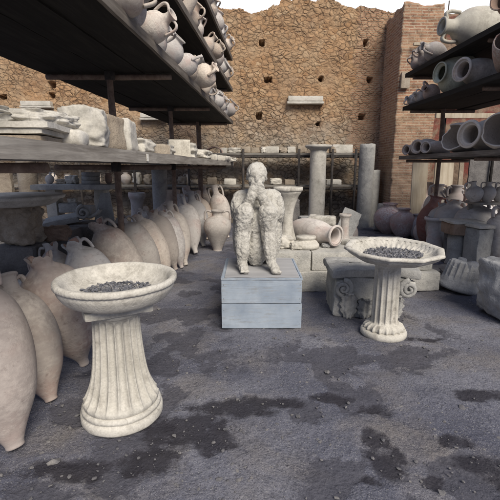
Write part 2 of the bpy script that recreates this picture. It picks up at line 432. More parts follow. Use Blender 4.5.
def wall_mesh():
    st = .0185; cols = int((3.55+8.2)/st); rows = 290
    V = []; tint = []; joint = []
    for j in range(rows+1):
        f = j/rows
        for i in range(cols+1):
            x = -8.2 + i*st
            T = topz(x) + .07*fbm(Vector((x*3.5, 2.2, 0)), 5) + .03*noise.cell(Vector((x*7, 0, 0)))
            z = f*T
            w = Vector((fbm(Vector((x*3, z*3, 0)), 3), fbm(Vector((x*3, z*3, 7)), 3), 0))*.2
            amp = .6 + .8*sstep(2.4, 3.6, z + .6*noise.noise(Vector((x*.7, z*.7, 4))))
            big = noise.noise(Vector((x*.9, z*1.3, 11)))
            sx, sz = (8.4, 11.2)
            p = Vector((x*sx, z*sz, 0)) + w*2.2
            dd, pp = noise.voronoi(p)
            e = dd[1]-dd[0]; rnd = noise.cell(pp[0]*3.1+Vector((.3, .1, 5)))
            dome = sstep(.03, .13, e); dome = dome*(.8+.2*sstep(.1, .5, e))
            h = dome*.004*amp*(1-.45*sstep(.1, .5, noise.noise(Vector((x*1.1, z*1.1, 31))))) + .035*big + .022*fbm(Vector((x*5, z*5, 2)), 6)
            y = WY - h
            for c, a, b in HW:
                ex = abs(x-c.x)/(a*(1+.25*noise.noise(Vector((z*14, c.x, 0))))); ez = abs(z-c.z)/(b*(1+.25*noise.noise(Vector((x*14, 3, c.z)))))
                if ex < 1 and ez < 1: y = WY + .32
            V.append((x, y, z)); tint.append(rnd); joint.append(1-sstep(.02, .11, e))
    n = cols+1
    Fc = [(j*n+i, j*n+i+1, (j+1)*n+i+1, (j+1)*n+i) for j in range(rows) for i in range(cols)]
    # top thickness and back face
    base = len(V)
    for i in range(n):
        x, _, z = V[rows*n+i]; V.append((x, WY+.55, z-.03*abs(noise.noise(Vector((x*5, 0, 0)))))); V.append((x, WY+.6, 0)); tint += [.5, .5]; joint += [1, 1]
    for i in range(cols):
        Fc.append((rows*n+i, rows*n+i+1, base+2*(i+1), base+2*i)); Fc.append((base+2*i, base+2*i+2, base+2*i+3, base+2*i+1))
    me = bpy.data.meshes.new('rubble_wall'); me.from_pydata(V, [], Fc)
    me.attributes.new('tint', 'FLOAT', 'POINT').data.foreach_set('value', tint)
    me.attributes.new('joint', 'FLOAT', 'POINT').data.foreach_set('value', joint)
    return me
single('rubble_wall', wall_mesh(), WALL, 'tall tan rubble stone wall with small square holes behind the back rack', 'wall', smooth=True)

# brick pillar and the red-plastered wall on its right
def brick_block(x0, x1, y0, y1, z1, ragged, seed, st=.035):
    """front (y0), left (x0) and right faces plus top, uneven"""
    path = [(x0, y1)]; 
    def seg(a, b):
        L = math.dist(a, b); k = max(1, int(L/st)); return [(a[0]+(b[0]-a[0])*t/k, a[1]+(b[1]-a[1])*t/k) for t in range(1, k+1)]
    path += seg((x0, y1), (x0, y0)) + seg((x0, y0), (x1, y0)) + seg((x1, y0), (x1, y1))
    rows = int(z1/st); bm = bmesh.new(); g = []
    cx, cy = (x0+x1)/2, (y0+y1)/2
    for j in range(rows+1):
        row = []
        for (x, y) in path:
            f = j/rows; T = z1 + ragged*fbm(Vector((x*4, y*4, seed)), 4); z = f*T
            n = .022*fbm(Vector((x*5+seed, y*5, z*5)), 4) + .010*noise.cell(Vector((x*3+y*3, seed, math.floor(z/.058)*1.7)))
            edge = .05*max(0, fbm(Vector((seed, 3, z*3)), 4))
            d = Vector((x-cx, y-cy)).normalized()
            corner = 1 if (abs(x-x0) < .05 or abs(x-x1) < .05) and abs(y-y0) < .05 else 0
            row.append(bm.verts.new((x + d.x*(n-edge*corner), y + d.y*n*.6 - n*.5, z)))
        g.append(row)
    for a, b in zip(g, g[1:]):
        for k in range(len(path)-1): bm.faces.new((a[k], a[k+1], b[k+1], b[k]))
    bm.faces.new(g[-1]); return tomesh(bm)
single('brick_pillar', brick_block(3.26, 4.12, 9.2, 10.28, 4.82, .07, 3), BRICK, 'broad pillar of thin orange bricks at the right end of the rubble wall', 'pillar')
single('plastered_wall', brick_block(4.125, 8.5, 9.55, 10.28, 4.75, .06, 8, .06), REDPL, 'ruined wall with patches of dark red plaster behind the right rack', 'wall')
# timber strips and bits against the red wall
def at_box(name, u0, v0, u1, v1, Y, dy, mat, label, cat, group=None, seed=1, amp=.005, cut=.04, z0=None, bev=.008, rz=0, color=None, smooth=True):
    a = aty(u0, v1, Y); b = aty(u1, v0, Y)
    me = tomesh(slab(b.x-a.x, dy, b.z-(a.z if z0 is None else z0), cut, amp, 6, seed, bev))
    return single(name, me, mat, label, cat, group, ((a.x+b.x)/2, Y+dy/2, a.z if z0 is None else z0), rz, smooth, color)
at_box('timber_strip', 436, 4, 440, 58, 9.42, .06, WOOD_T, 'tall pale timber strip upright against the red plaster wall, left one', 'timber strip', 'timber strips on the red wall', 2)
at_box('timber_strip', 446, 0, 450, 40, 9.42, .06, WOOD_T, 'pale timber strip upright against the red plaster wall, right one', 'timber strip', 'timber strips on the red wall', 3)
at_box('timber_bar', 414, 42, 440, 45, 9.05, .07, WOOD_T, 'short pale bar sticking out level across the brick pillar top right', 'timber bar', None, 4)
at_box('wall_box', 401, 72, 411, 88, 9.1, .08, TUFA, 'small tan rectangular plate fixed on the face of the brick pillar', 'plate', None, 4, .003)
for (u0, v0, u1, v1, lab) in ((288, 96, 323, 104, 'long pale marble ledge block set in the rubble wall above the back rack'),
                              (22, 101, 51, 108, 'pale ledge block in the rubble wall at far left above the stone slabs'),
                              (141, 113, 166, 120, 'pale ledge block in the rubble wall just under the left shelf')):
    a = aty(u0, v1, WY-.1); b = aty(u1, v0, WY-.1)
    o = empty('wall_ledge', ((a.x+b.x)/2, WY-.1, a.z), lab, 'ledge', 'pale ledges set in the wall')
    w = b.x-a.x; h = b.z-a.z
    link('ledge_slab', tomesh(slab(w, .22, h*.62, .03, .004, 6, 3)), MARBLE, o).location = (0, .05, h*.36)
    link('ledge_foot', tomesh(slab(w*1.06, .26, h*.3, .03, .004, 6, 5)), MARBLE, o).location = (0, .05, 0)

# ------------------------------------------------------------------ racks
def lx(y): return -1.03 + .07*y          # front edge of the left rack
def rx(y): return 2.80 - .035*(y-7.5)    # front edge of the right rack
LR = math.atan(.07); RR = math.atan(-.035)
def board(root, name, x_front, y0, y1, depth, z, th, side, mat, slope, seed, k=4):
    """k planks side by side along the rack; side -1 = goes to the left of the front edge"""
    w = depth/k
    for i in range(k):
        L = (y1-y0)
        bm = slab(w-.006, L, th, .06, .0035, 5, seed+i, .004, 90)
        o = link(name, tomesh(bm), mat, root)
        off = (i+.5)*w*side
        ym = (y0+y1)/2
        o.location = (x_front(ym)+off, ym, z - (.003*(i % 2)))
        o.rotation_euler = (R(.15)*(i % 3-1), 0, -slope + R(.1)*((i*7) % 3-1))
rack = empty('storage_rack', (-1.7, 5, 0), 'dark timber storage rack on round posts along the left side', 'rack')
for z, th, dep, y0 in ((2.37, .045, 1.36, .7), (3.04, .045, 1.36, 1.4), (3.66, .045, 1.36, 2.5)):
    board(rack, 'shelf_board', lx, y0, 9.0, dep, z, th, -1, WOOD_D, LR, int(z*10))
    o = link('edge_rail', tomesh(slab(.03, 9.0-y0, .075, .06, .003, 5, int(z*7), .004, 120)), WOOD_E, rack)
    ym = (9+y0)/2; o.location = (lx(ym)+.017, ym, z-.012); o.rotation_euler = (0, 0, -LR)
board(rack, 'table_board', lx, .6, 9.0, 1.36, 1.50, .05, -1, WOOD_G, LR, 61)
o = link('table_rail', tomesh(slab(.035, 8.4, .085, .06, .004, 5, 77, .006, 120)), WOOD_G, rack); o.location = (lx(4.8)+.02, 4.8, 1.476); o.rotation_euler = (0, 0, -LR)
for yy in (1.9, 4.17, 6.42, 8.62):
    xx = lx(yy)-.655
    bm = tube([(0, 0, 0), (0.01, 0, 1.2), (-.005, 0, 2.5), (0, 0, 3.75)], .034 if yy < 8 else .05, 12, sub=8); rough_bm(bm, .006, 9, yy)
    link('post', tomesh(bm), RUST, rack).location = (xx, yy, 0)
    for z in (2.335, 3.005, 3.625, 1.445):
        bm = tube([(-.66, 0, 0), (.0, .0, -.003), (.60 if z > 1.5 else .56, 0, 0)], .027, 10, sub=6); rough_bm(bm, .003, 9, yy+z)
        link('crossbar', tomesh(bm), RUST, rack).location = (xx, yy+.06, z)
        bm = revolve([(0, -.045), (.047, -.045), (.05, -.04), (.05, .04), (.047, .045), (0, .045)], 12)
        link('clamp', tomesh(bm), IRON, rack).location = (xx, yy, z)

rr_ = empty('storage_rack', (3.4, 5, 0), 'dark timber storage rack with three jar shelves along the right side', 'rack')
for z, th, dep in ((1.585, .045, 1.25), (2.45, .05, 1.25), (3.01, .05, 1.25)):
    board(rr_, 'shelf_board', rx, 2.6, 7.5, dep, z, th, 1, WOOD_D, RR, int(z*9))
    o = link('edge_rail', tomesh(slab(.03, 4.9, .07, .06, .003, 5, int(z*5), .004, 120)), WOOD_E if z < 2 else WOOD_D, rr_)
    o.location = (rx(5.05)-.017, 5.05, z-.008); o.rotation_euler = (0, 0, -RR)
for yy in (3.1, 5.2, 7.3):
    xx = rx(yy)+.62
    bm = tube([(0, 0, 0), (0.01, 0, 1.2), (-.005, 0, 2.5), (0, 0, 3.1)], .036, 12, sub=8); rough_bm(bm, .006, 9, yy)
    link('post', tomesh(bm), RUST, rr_).location = (xx, yy, 0)
    for z in (1.55, 2.415, 2.975):
        bm = tube([(-.56, 0, 0), (.0, .0, -.003), (.58, 0, 0)], .026, 10, sub=6)
        link('crossbar', tomesh(bm), RUST, rr_).location = (xx, yy+.06, z)
# back rack of iron pipes with two plank shelves
br = empty('pipe_rack', (-2, 9.8, 0), 'low rack of dark iron pipes and planks along the foot of the rubble wall', 'rack')
BX0, BX1 = -7.2, 2.62
for z in (1.77, 1.02):
    for i, yy in enumerate((9.72, 9.98)):
        o = link('shelf_plank', tomesh(slab(BX1-BX0, .25, .045, .09, .006, 3, z*10+i, .006, 110)), mat_wood('grey_cross_plank', (.12, .11, .10), (.22, .205, .185), (.34, .32, .285), 'X') if i == 0 and z == 1.77 else bpy.data.materials['grey_cross_plank'], br)
        o.location = ((BX0+BX1)/2, yy, z-.045-.004*i)
    o = link('rail', tomesh(tube([(BX0, 0, 0), (BX1, 0, 0)], .026, 8, sub=1)), IRON, br); o.location = (0, 9.57, z-.085)
for i, xx in enumerate([2.5, 1.95, 1.16, -.16, -1.45, -2.75, -4.05, -5.35, -6.65]):
    o = link('post', tomesh(tube([(0, 0, 0), (0, 0, 1.86)], .028, 8, sub=1)), IRON, br); o.location = (xx, 9.56-.055, 0)
    for z in (1.68, .93): 
        o = link('clamp', tomesh(slab(.09, .09, .08, .04, .002, 5, i, .01)), IRON, br); o.location = (xx, 9.53, z-.04)

for rt in (rack, rr_, br):
    for ch in rt.children: ch.location = ch.location - rt.location
# ------------------------------------------------------------------ clay vessels
def shell(outer, wall=.035, rim=None, depth=.45):
    """close an outer profile over the rim and down inside"""
    inner = []
    top = outer[-1]
    zmin = top[1]*(1-depth)
    for r, z in reversed(outer[:-1]):
        if z < zmin: break
        inner.append((max(.01, r-wall), z))
    return outer + [(top[0]-wall*.4, top[1]+.004), (top[0]-wall, top[1]-.004)] + inner + [(0, zmin-.02)]
PROTO = {}
def proto(key, outer, H, handles=(), wall=.02, jag=0, seed=1, seg=36, mat=None, depth=.45, dent=.018, lining=False):
    sm = smooth_profile(outer, 5); full = shell(sm, wall, depth=depth)
    nout = len(sm)
    ztop = outer[-1][1]
    def rf(th, r, z, i):
        rr = r*(1+dent*noise.noise(Vector((math.cos(th)*1.3, math.sin(th)*1.3, z*3+seed))))
        zz = z
        if jag and z > ztop-.17:
            zz = z - jag*(z-(ztop-.17))/.17*max(-.15, 1.3*fbm(Vector((math.cos(th)*.9+seed, math.sin(th)*.9, 0)), 3)+.1)
        return rr, zz
    bm = revolve(full, seg, rf); me = tomesh(bm, key+'_body')
    parts = [('body', me, 0)]
    for hd in handles:
        ang, pts, rad = hd
        c, s = math.cos(ang), math.sin(ang)
        bm = tube([(r*c, r*s, z) for r, z in pts], rad, 8, sub=5, flat=1.45)
        parts.append(('handle', tomesh(bm, key+'_handle'), 0))
    if lining:
        ins = [(max(.01, r-wall-.002), z) for r, z in sm if z > ztop*.45] 
        ins[-1] = (ins[-1][0], ins[-1][1]-.002)
        parts.append(('mouth_lining', tomesh(revolve(ins, seg, rf), key+'_lining'), 1))
    PROTO[key] = (parts, sm, H, mat or CLAY)
h2 = lambda pts, rad: [(0, pts, rad), (PI, pts, rad)]
proto('short', [(0, 0), (.032, .004), (.036, .04), (.055, .09), (.13, .22), (.185, .38), (.205, .54), (.200, .70), (.165, .82), (.105, .885), (.074, .915), (.070, .95), (.082, .985), (.086, 1.0)], 1,
      [(0, [(.07, .955), (.115, .96), (.14, .915), (.145, .85)], .016)], jag=.045, seed=44, dent=.03, lining=True)
# slender transport amphora with a spiked foot (tip at the origin)
proto('spindle', [(0, 0), (.030, .004), (.034, .05), (.05, .10), (.115, .22), (.165, .38), (.183, .52), (.175, .66), (.140, .76), (.085, .82), (.06, .86), (.056, .93), (.064, .975), (.070, .985), (.068, 1.0)], 1,
      h2([(.052, .95), (.105, .965), (.128, .90), (.125, .80), (.118, .765)], .016), seed=1)
proto('spindle_broken', [(0, 0), (.032, .004), (.036, .05), (.055, .10), (.12, .22), (.170, .38), (.190, .54), (.182, .68), (.145, .79), (.09, .86), (.075, .92), (.078, .98)], 1,
      [(0, [(.07, .93), (.115, .93), (.13, .87), (.125, .80)], .016)], jag=.055, seed=4, dent=.03)
proto('bag', [(0, 0), (.036, .003), (.042, .03), (.072, .10), (.148, .25), (.185, .42), (.190, .58), (.168, .72), (.120, .81), (.074, .865), (.064, .91), (.068, .965), (.082, .985), (.080, 1.0)], 1,
      h2([(.060, .955), (.11, .97), (.130, .91), (.125, .82)], .017), seed=7)
proto('tall', [(0, 0), (.045, .004), (.055, .06), (.10, .2), (.135, .38), (.145, .52), (.125, .68), (.085, .80), (.062, .88), (.058, .95), (.072, 1.0)], 1,
      [(0, [(.056, .97), (.115, .97), (.125, .90), (.095, .80)], .016)], seed=9)
proto('urn', [(0, 0), (.10, 0), (.112, .02), (.115, .05), (.16, .16), (.25, .34), (.325, .52), (.335, .64), (.29, .76), (.19, .83), (.125, .86), (.12, .93), (.15, .97), (.155, 1.0)], 1,
      h2([(.125, .95), (.24, .985), (.30, .93), (.30, .76)], .028), wall=.03, seed=12)
proto('globe', [(0, 0), (.16, 0), (.20, .03), (.32, .16), (.42, .36), (.44, .52), (.40, .68), (.28, .82), (.19, .88), (.18, .93), (.22, .97), (.22, 1.0)], 1, wall=.035, seed=15)
proto('jug', [(0, 0), (.17, 0), (.20, .03), (.29, .16), (.355, .34), (.35, .50), (.26, .66), (.14, .76), (.105, .84), (.11, .92), (.15, 1.0)], 1,
      [(0, [(.11, .93), (.24, 1.0), (.36, .90), (.35, .72), (.29, .60)], .032)], wall=.025, seed=18, seg=30)
proto('twojug', [(0, 0), (.12, 0), (.15, .03), (.24, .16), (.31, .36), (.31, .54), (.24, .70), (.13, .79), (.10, .86), (.10, .93), (.135, 1.0)], 1,
      h2([(.10, .94), (.22, .97), (.29, .88), (.27, .64)], .028), wall=.025, seed=21, seg=30)
proto('wide', [(0, 0), (.10, .0), (.16, .03), (.25, .12), (.30, .28), (.31, .50), (.30, .70), (.27, .82), (.25, .86), (.27, .92), (.305, .97), (.31, 1.0)], 1, wall=.03, seed=24, depth=.8)
proto('wide_broken', [(0, 0), (.10, .0), (.16, .03), (.25, .12), (.30, .28), (.32, .50), (.32, .72), (.30, .90), (.27, 1.0)], 1, wall=.025, jag=.10, seed=27, depth=.8, dent=.03)
proto('pipe_jar', [(0, 0), (.08, .0), (.13, .03), (.19, .16), (.225, .35), (.225, .55), (.20, .70), (.165, .80), (.15, .90), (.155, .96), (.185, .965), (.19, .985), (.185, 1.0)], 1, wall=.03, seed=30, depth=.7)
proto('stub', [(0, 0), (.20, 0), (.22, .04), (.19, .12), (.17, .3), (.165, .7), (.19, .85), (.24, .92), (.25, .96), (.24, 1.0)], 1, wall=.04, seed=33, depth=.5)

rnd = random.Random(4)
def tint():
    v = rnd.uniform(.85, 1.22); w = rnd.uniform(-.06, .07)
    return (v*(1.03+w), v, v*(.97-w*1.2), 1)
def vessel(key, root_pt, d, scale, label, cat, group, roll=0, support=None, name='amphora', mat=None, color=None, fat=1.0):
    parts, prof, H, dm = PROTO[key]; d = Vector(d).normalized()
    p = Vector(root_pt)
    if support is not None:
        sn = math.sqrt(max(0, 1-d.z**2))
        low = min(z*d.z*scale - r*fat*sn*scale for r, z in prof)
        p.z = support - low - .004
    o = empty(name, p, label, cat, group, quat_to(d, roll)); o.scale = (scale*fat, scale*fat, scale)
    c = color or tint()
    for nm, me, lin in parts:
        if lin: c_ = link(nm, me, CLAY_PINK, o); c_.color = (1.3, 1.15, 1.05, 1); continue
        c_ = link(nm, me, mat or dm, o); c_.color = c
        if (mat or dm) is not me.materials[0]:
            c_.material_slots[0].link = 'OBJECT'; c_.material_slots[0].material = mat
    return o
def lean(key, u1, v1, u2, v2, dy, label, group='clay amphorae leaning in the left row', z=0, fat=1.0, roll=0, mat=None, color=None, cat='amphora', name='amphora'):
    """foot at pixel 1 on the floor, mouth at pixel 2 at depth foot.y+dy"""
    b = atz(u1, v1, z); t = aty(u2, v2, b.y+dy)
    return vessel(key, b, t-b, (t-b).length, label, cat, group, roll, z, name, mat, color, fat)
PK = (.95, .80, .74, 1)
# --- left row, from the camera backwards
lean('bag', 16, 449, -42, 262, .22, 'nearest fat clay amphora at the lower left corner with red stain', fat=1.12, roll=.4, color=(.86, .80, .78, 1))
lean('bag', 52, 402, 4, 277, .20, 'second clay amphora from the near left, pinkish belly, loop handle at neck', fat=1.13, roll=1.2, color=(.93, .88, .84, 1))
lean('short', 85, 365, 38, 256, -.10, 'amphora with broken pink mouth leaning just left of the round basin', fat=1.18, roll=2.6, color=(.92, .84, .8, 1))
lean('short', 128, 330, 70, 242, -.12, 'amphora with chipped mouth leaning directly behind the round basin rim', fat=.98, roll=.7)
lean('short', 150, 305, 95, 222, -.10, 'amphora with tan orange neck and one handle behind the round basin', fat=.95, roll=.2, color=(1.0, .93, .86, 1))
lean('short', 70, 330, 50, 243, .05, 'pale broken jar mouth sticking up behind the near amphorae', fat=.9, roll=3.5)
b = atz(22, 330); vessel('bag', (b.x+.05, 2.95, 0), (-.9, .05, .32), .85, 'pale jar lying back on the rubble above the near left amphorae', 'amphora', 'clay amphorae leaning in the left row', .3, .42)
lean('short', 160, 285, 118, 219, -.05, 'big pale round-bodied amphora at the foot of the first rusty post', fat=1.12, roll=.6, color=(1.05, 1.02, .98, 1))
lean('short', 170, 278, 136, 215, .0, 'pale amphora with flared open mouth just right of the first rusty post', fat=0.97, roll=2.2)
lean('short', 176, 270, 152, 211, .0, 'large amphora with brown chipped rim in the middle of the left row', fat=1.02, roll=1.4, color=(.98, .93, .88, 1))
lean('short', 182, 268, 162, 211, .05, 'plain amphora between the brown rimmed one and the spiked one', fat=1.0, roll=.2)
lean('spindle', 186, 266, 168, 203, .35, 'slim amphora ending in a clear spiked foot on the open floor', fat=1.1, roll=.9, color=(1.04, 1.0, .95, 1))
lean('spindle', 196, 254, 180, 196, .4, 'narrow-necked amphora behind the spiked one in the left row', fat=1.12, roll=2.0)
lean('spindle', 204, 247, 190, 193, .4, 'slim pale amphora fourth from the far end of the left row', fat=1.1, roll=.5)
lean('spindle', 208, 240, 197, 192, .4, 'amphora third from the far end of the left row', fat=1.05, roll=1.5)
lean('spindle', 211, 234, 203, 188, .4, 'amphora second from the far end, shaded by the third post', fat=1.0, roll=1.2)
lean('spindle', 205, 240, 186, 188, .5, 'amphora tucked in behind the narrow-necked ones of the row', fat=1.0, roll=1.2)
lean('short', 166, 262, 143, 208, .1, 'amphora with chipped open mouth peeping up between the two brown-rimmed ones', fat=1.0, roll=2.9)
lean('spindle_broken', 176, 254, 160, 200, .45, 'tan amphora with a broken mouth in the back of the row by the pale column', fat=1.0, roll=1.1, color=(1.12, .98, .88, 1))
lean('tall', 186, 244, 176, 192, .45, 'slim amphora neck rising at the back of the row past the pale column', fat=1.1, roll=2.2)
lean('short', 140, 285, 106, 234, .0, 'squat amphora with a chipped mouth between the first post and the round basin', fat=1.15, roll=.3, color=(1.12, 1.06, 1.0, 1))
lean('tall', 118, 300, 84, 226, .45, 'pale amphora neck standing behind the tan necked amphora near the basin', fat=1.1, roll=1.3)
lean('spindle', 228, 238, 214, 186, .25, 'tall slim jar with a ring handle behind the upright two-handled urn', fat=1.0, roll=PI, color=(1.02, .98, .94, 1))
lean('urn', 217.5, 250.5, 217.5, 210, .0, 'upright bulging urn with two handles standing alone left of the plaster figure', 'standing urns and jars', fat=1.0, roll=.15, color=(.9, .88, .86, 1), cat='urn', name='urn')
lean('tall', 170, 250, 168, 190, .1, 'dark-mouthed jar standing behind the left row beside the pale column', 'standing urns and jars', fat=1.2, roll=1)
lean('stub', 137, 245, 137, 193, .0, 'slim grey baluster jar standing in the dark under the left table', 'standing urns and jars', fat=.65, mat=CLAY, cat='jar', name='jar')
lean('globe', 152, 255, 150, 222, .0, 'shadowed round jar under the left table behind the row', 'standing urns and jars', cat='jar', name='jar')

# --- jugs on the left shelves
ORD = ['first', 'second', 'third', 'fourth', 'fifth', 'sixth', 'seventh', 'eighth', 'ninth', 'tenth', 'eleventh', 'twelfth', 'thirteenth', 'fourteenth', 'fifteenth', 'sixteenth']
def shelf_row(n, ys_, z, front, side, inset, kinds, sizes, label_where, group, tilt=(.2, .9)):
    for i, yy in enumerate(ys_):
        k = kinds[i % len(kinds)]; s = sizes[i % len(sizes)]
        a = rnd.uniform(-.9, .9); tl = rnd.uniform(*tilt)
        out = -side
        d = Vector((out*math.cos(a)*tl, -abs(math.sin(a))*tl*rnd.choice((1, 1, -.5)), math.sqrt(max(.02, 1-tl*tl))))
        vessel(k, (front(yy)+side*(inset+rnd.uniform(-.04, .05)), yy, z), d, s, label_where(i, k), 'jug', group, rnd.uniform(0, 6.28), z+.003, 'jug')
LOOK = {'jug': 'one-handled clay jug', 'twojug': 'two-handled clay jug', 'urn': 'tall clay jug', 'wide': 'open-mouthed clay pot', 'globe': 'round clay pot', 'tall': 'slim clay jug'}
ys1 = [2.75, 3.12, 3.5, 3.86, 4.22, 4.6, 5.0, 5.42, 5.85, 6.3, 6.75, 7.25, 7.75, 8.3, 8.75]
shelf_row(15, ys1, 2.417, lx, -1, .17, ['urn', 'jug', 'twojug', 'jug', 'globe', 'twojug', 'jug'], [.44, .34, .37, .33, .32, .37, .31],
          lambda i, k: f'{LOOK[k]} on the lowest overhead left shelf, {ORD[i]} from the near end', 'jugs on the lowest overhead left shelf', (.6, 1.0))
ys2 = [4.55, 4.95, 5.35, 5.85, 6.35, 6.8, 7.3, 7.8, 8.4]
shelf_row(9, ys2, 3.087, lx, -1, .17, ['globe', 'wide', 'jug', 'twojug', 'jug', 'urn'], [.36, .40, .34, .36, .32],
          lambda i, k: f'{LOOK[k]} on the middle overhead left shelf, {ORD[i]} from the near end', 'jugs on the middle overhead left shelf', (.45, .98))
ys3 = [6.3, 6.9, 7.5, 8.1, 8.7]
shelf_row(5, ys3, 3.707, lx, -1, .16, ['jug', 'twojug', 'globe'], [.38, .36],
          lambda i, k: f'{LOOK[k]} on the highest left shelf, {ORD[i]} from the near end', 'jugs on the highest left shelf', (.45, .98))

# --- right rack
GR = 'jars lying on the right rack'
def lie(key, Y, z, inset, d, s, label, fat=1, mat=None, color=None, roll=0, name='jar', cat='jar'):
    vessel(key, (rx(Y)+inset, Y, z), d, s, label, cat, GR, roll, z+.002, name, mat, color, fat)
A_, B_, C_ = 3.062, 2.502, 1.632
lie('bag', 6.1, A_, 1.12, (-.97, -.10, .03), 1.32, 'huge pale amphora lying on the top right shelf with two loop handles', 1.10, color=(.95, .95, .86, 1), roll=.0, name='amphora', cat='amphora')
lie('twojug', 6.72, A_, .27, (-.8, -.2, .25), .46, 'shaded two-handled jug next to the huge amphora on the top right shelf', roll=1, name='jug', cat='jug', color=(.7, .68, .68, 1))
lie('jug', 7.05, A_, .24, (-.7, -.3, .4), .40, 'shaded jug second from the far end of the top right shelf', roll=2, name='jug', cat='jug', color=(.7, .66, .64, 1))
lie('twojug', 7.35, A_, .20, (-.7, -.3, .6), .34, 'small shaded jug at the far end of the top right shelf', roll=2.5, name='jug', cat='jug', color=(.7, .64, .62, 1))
lie('wide', 5.0, A_, .35, (-.7, -.3, .2), .5, 'dark jar mouth at the right edge on the top right shelf', mat=CLAY_PINK)
lie('globe', 6.35, B_, .56, (-.97, -.22, .05), .62, 'greenish broad round jar with dark mouth on the second right shelf', 1.08, color=(.90, .98, .84, 1), roll=.5)
lie('pipe_jar', 5.80, B_, .58, (-.93, -.32, .06), .68, 'pale jar with dark round mouth in the middle of the second right shelf', 1.2, roll=.5, color=(1, .97, .93, 1))
lie('wide_broken', 5.2, B_, .38, (-.50, -.6, .35), .60, 'open jar showing its pink inside at the right edge of the second right shelf', 1.0, mat=CLAY_PINK, roll=2)
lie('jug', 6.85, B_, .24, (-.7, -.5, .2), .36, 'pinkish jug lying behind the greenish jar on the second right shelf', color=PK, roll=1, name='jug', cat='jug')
lie('twojug', 7.12, B_, .22, (-.8, -.4, .2), .32, 'small grey jug second from the far end of the second right shelf', roll=0, name='jug', cat='jug')
lie('jug', 7.38, B_, .18, (-.8, -.4, .1), .28, 'small pale jug at the far end of the second right shelf', roll=3, name='jug', cat='jug')
lie('pipe_jar', 7.34, C_, .34, (-.9, -.4, .02), .42, 'small jar at the far end of the lowest right shelf, dark mouth', 1.15, mat=CLAY_PALE, color=(1.1, 1.0, .94, 1), roll=2)
lie('pipe_jar', 7.02, C_, .42, (-.85, -.5, .02), .54, 'jar with wide dark mouth second from the far end of the lowest right shelf', 1.15, mat=CLAY_PALE, color=(1.2, 1.12, 1.05, 1))
lie('pipe_jar', 6.68, C_, .46, (-.85, -.5, .02), .62, 'jar with cracked mouth third from the far end of the lowest right shelf', .80, mat=CLAY_PALE, color=(1.2, 1.14, 1.1, 1), roll=1.2)
lie('wide_broken', 6.15, C_, .84, (-.90, -.42, .03), .92, 'big pale jar with a large broken opening on the lowest right shelf', .74, mat=CLAY_PALE, color=(1.35, 1.3, 1.24, 1), roll=2.4)
lie('pipe_jar', 5.52, C_, .72, (-.93, -.34, .03), .84, 'big pale jar with round rim at the right side of the lowest right shelf', 1.12, mat=CLAY_PALE, color=(1.3, 1.26, 1.2, 1))
lie('wide_broken', 4.98, C_, .46, (-.85, -.5, .05), .60, 'jar with chipped mouth at the right edge of the lowest right shelf', 1.15, mat=CLAY_PALE, color=(1.1, 1.05, 1.0, 1))

# floor jars under and beside the right rack
GF = 'jars standing on the floor at the right'
def stand(key, u, vb, vt, label, fat=1, mat=None, color=None, roll=0, tilt=(0, 0), cat='jar', name='jar', z=0, Y=None):
    b = atz(u, vb, z) if Y is None else Vector((aty(u, vb, Y).x, Y, 0))
    t = aty(u, vt, b.y); s = t.z-b.z
    vessel(key, b, (tilt[0], tilt[1], 1), s, label, cat, GF, roll, z if Y is None else b.z, name, mat, color, fat)
stand('globe', 388, 233, 203, 'round pinkish storage jar standing at the foot of the brick pillar', 1.12, CLAY_PINK, (1.19, 1.22, 1.35, 1))
stand('globe', 402, 237, 208, 'round greyish pink jar just right of the one by the pillar', 1.0, CLAY_PINK, (1.08, 1.14, 1.28, 1))
stand('globe', 417, 238, 214, 'small round dark jar between the pink jars and the cylinder jar', 1.0, None, (0.85, 0.85, 0.94, 1))
stand('globe', 424, 244, 219, 'low dark jar behind the many-sided basin at the right', 1.0, None, (0.88, 0.88, 0.97, 1))
stand('stub', 433, 252, 217, 'pale cylindrical jar standing left of the square stone tray', 1.25, None, (1.31, 1.31, 1.35, 1))
stand('tall', 418, 235, 182, 'slim jar with square tan neck standing below the left board', 1.35, None, (1.22, 1.16, 1.11, 1), tilt=(.12, .0))
stand('tall', 426, 236, 191, 'dark red jar leaning among the grey ones under the right rack', 1.5, CLAY_PINK, (0.88, 0.48, 0.48, 1), tilt=(.22, 0))
stand('bag', 434, 238, 188, 'grey amphora leaning right of the dark red jar', 1.15, None, (1.06, 1.09, 1.14, 1), tilt=(.18, 0))
stand('bag', 446, 242, 188, 'broad grey amphora in the middle under the right rack', 1.4, None, (1.14, 1.16, 1.22, 1), tilt=(.05, .0))
stand('bag', 436, 212, 184, 'two-handled jar with handles up before the wide pale board', 1.15, None, (1.21, 1.16, 1.11, 1), Y=7.6)
stand('bag', 454, 214, 185, 'dark jar with curled handle under the right rack by the tan board', 1.2, None, (0.88, 0.85, 0.85, 1), Y=7.4)
stand('tall', 466, 214, 194, 'small pink pot behind the big grey amphora under the right rack', 1.2, CLAY_PINK, (1.28, 1.14, 1.14, 1), Y=6.9)
stand('globe', 473, 246, 200, 'large round grey jar under the right rack behind the stone tray', 1.1, None, (1.16, 1.19, 1.25, 1), tilt=(-.12, 0))
stand('bag', 497, 268, 205, 'big pale amphora standing at the right edge behind the rough boulder', 1.35, None, (1.16, 1.16, 1.19, 1))
stand('globe', 484, 250, 226, 'small dark jar squeezed behind the grey stone pedestal at the right', 1.1, None, (0.78, 0.80, 0.88, 1))
stand('bag', 460, 240, 196, 'pale amphora right of the broad grey one under the right rack', 1.25, None, (1.15, 1.12, 1.1, 1), tilt=(.1, 0))
stand('tall', 411, 228, 190, 'pale slim jar at the left end of the right rack jars', 1.4, None, (1.2, 1.1, 1.0, 1), tilt=(.05, .0))
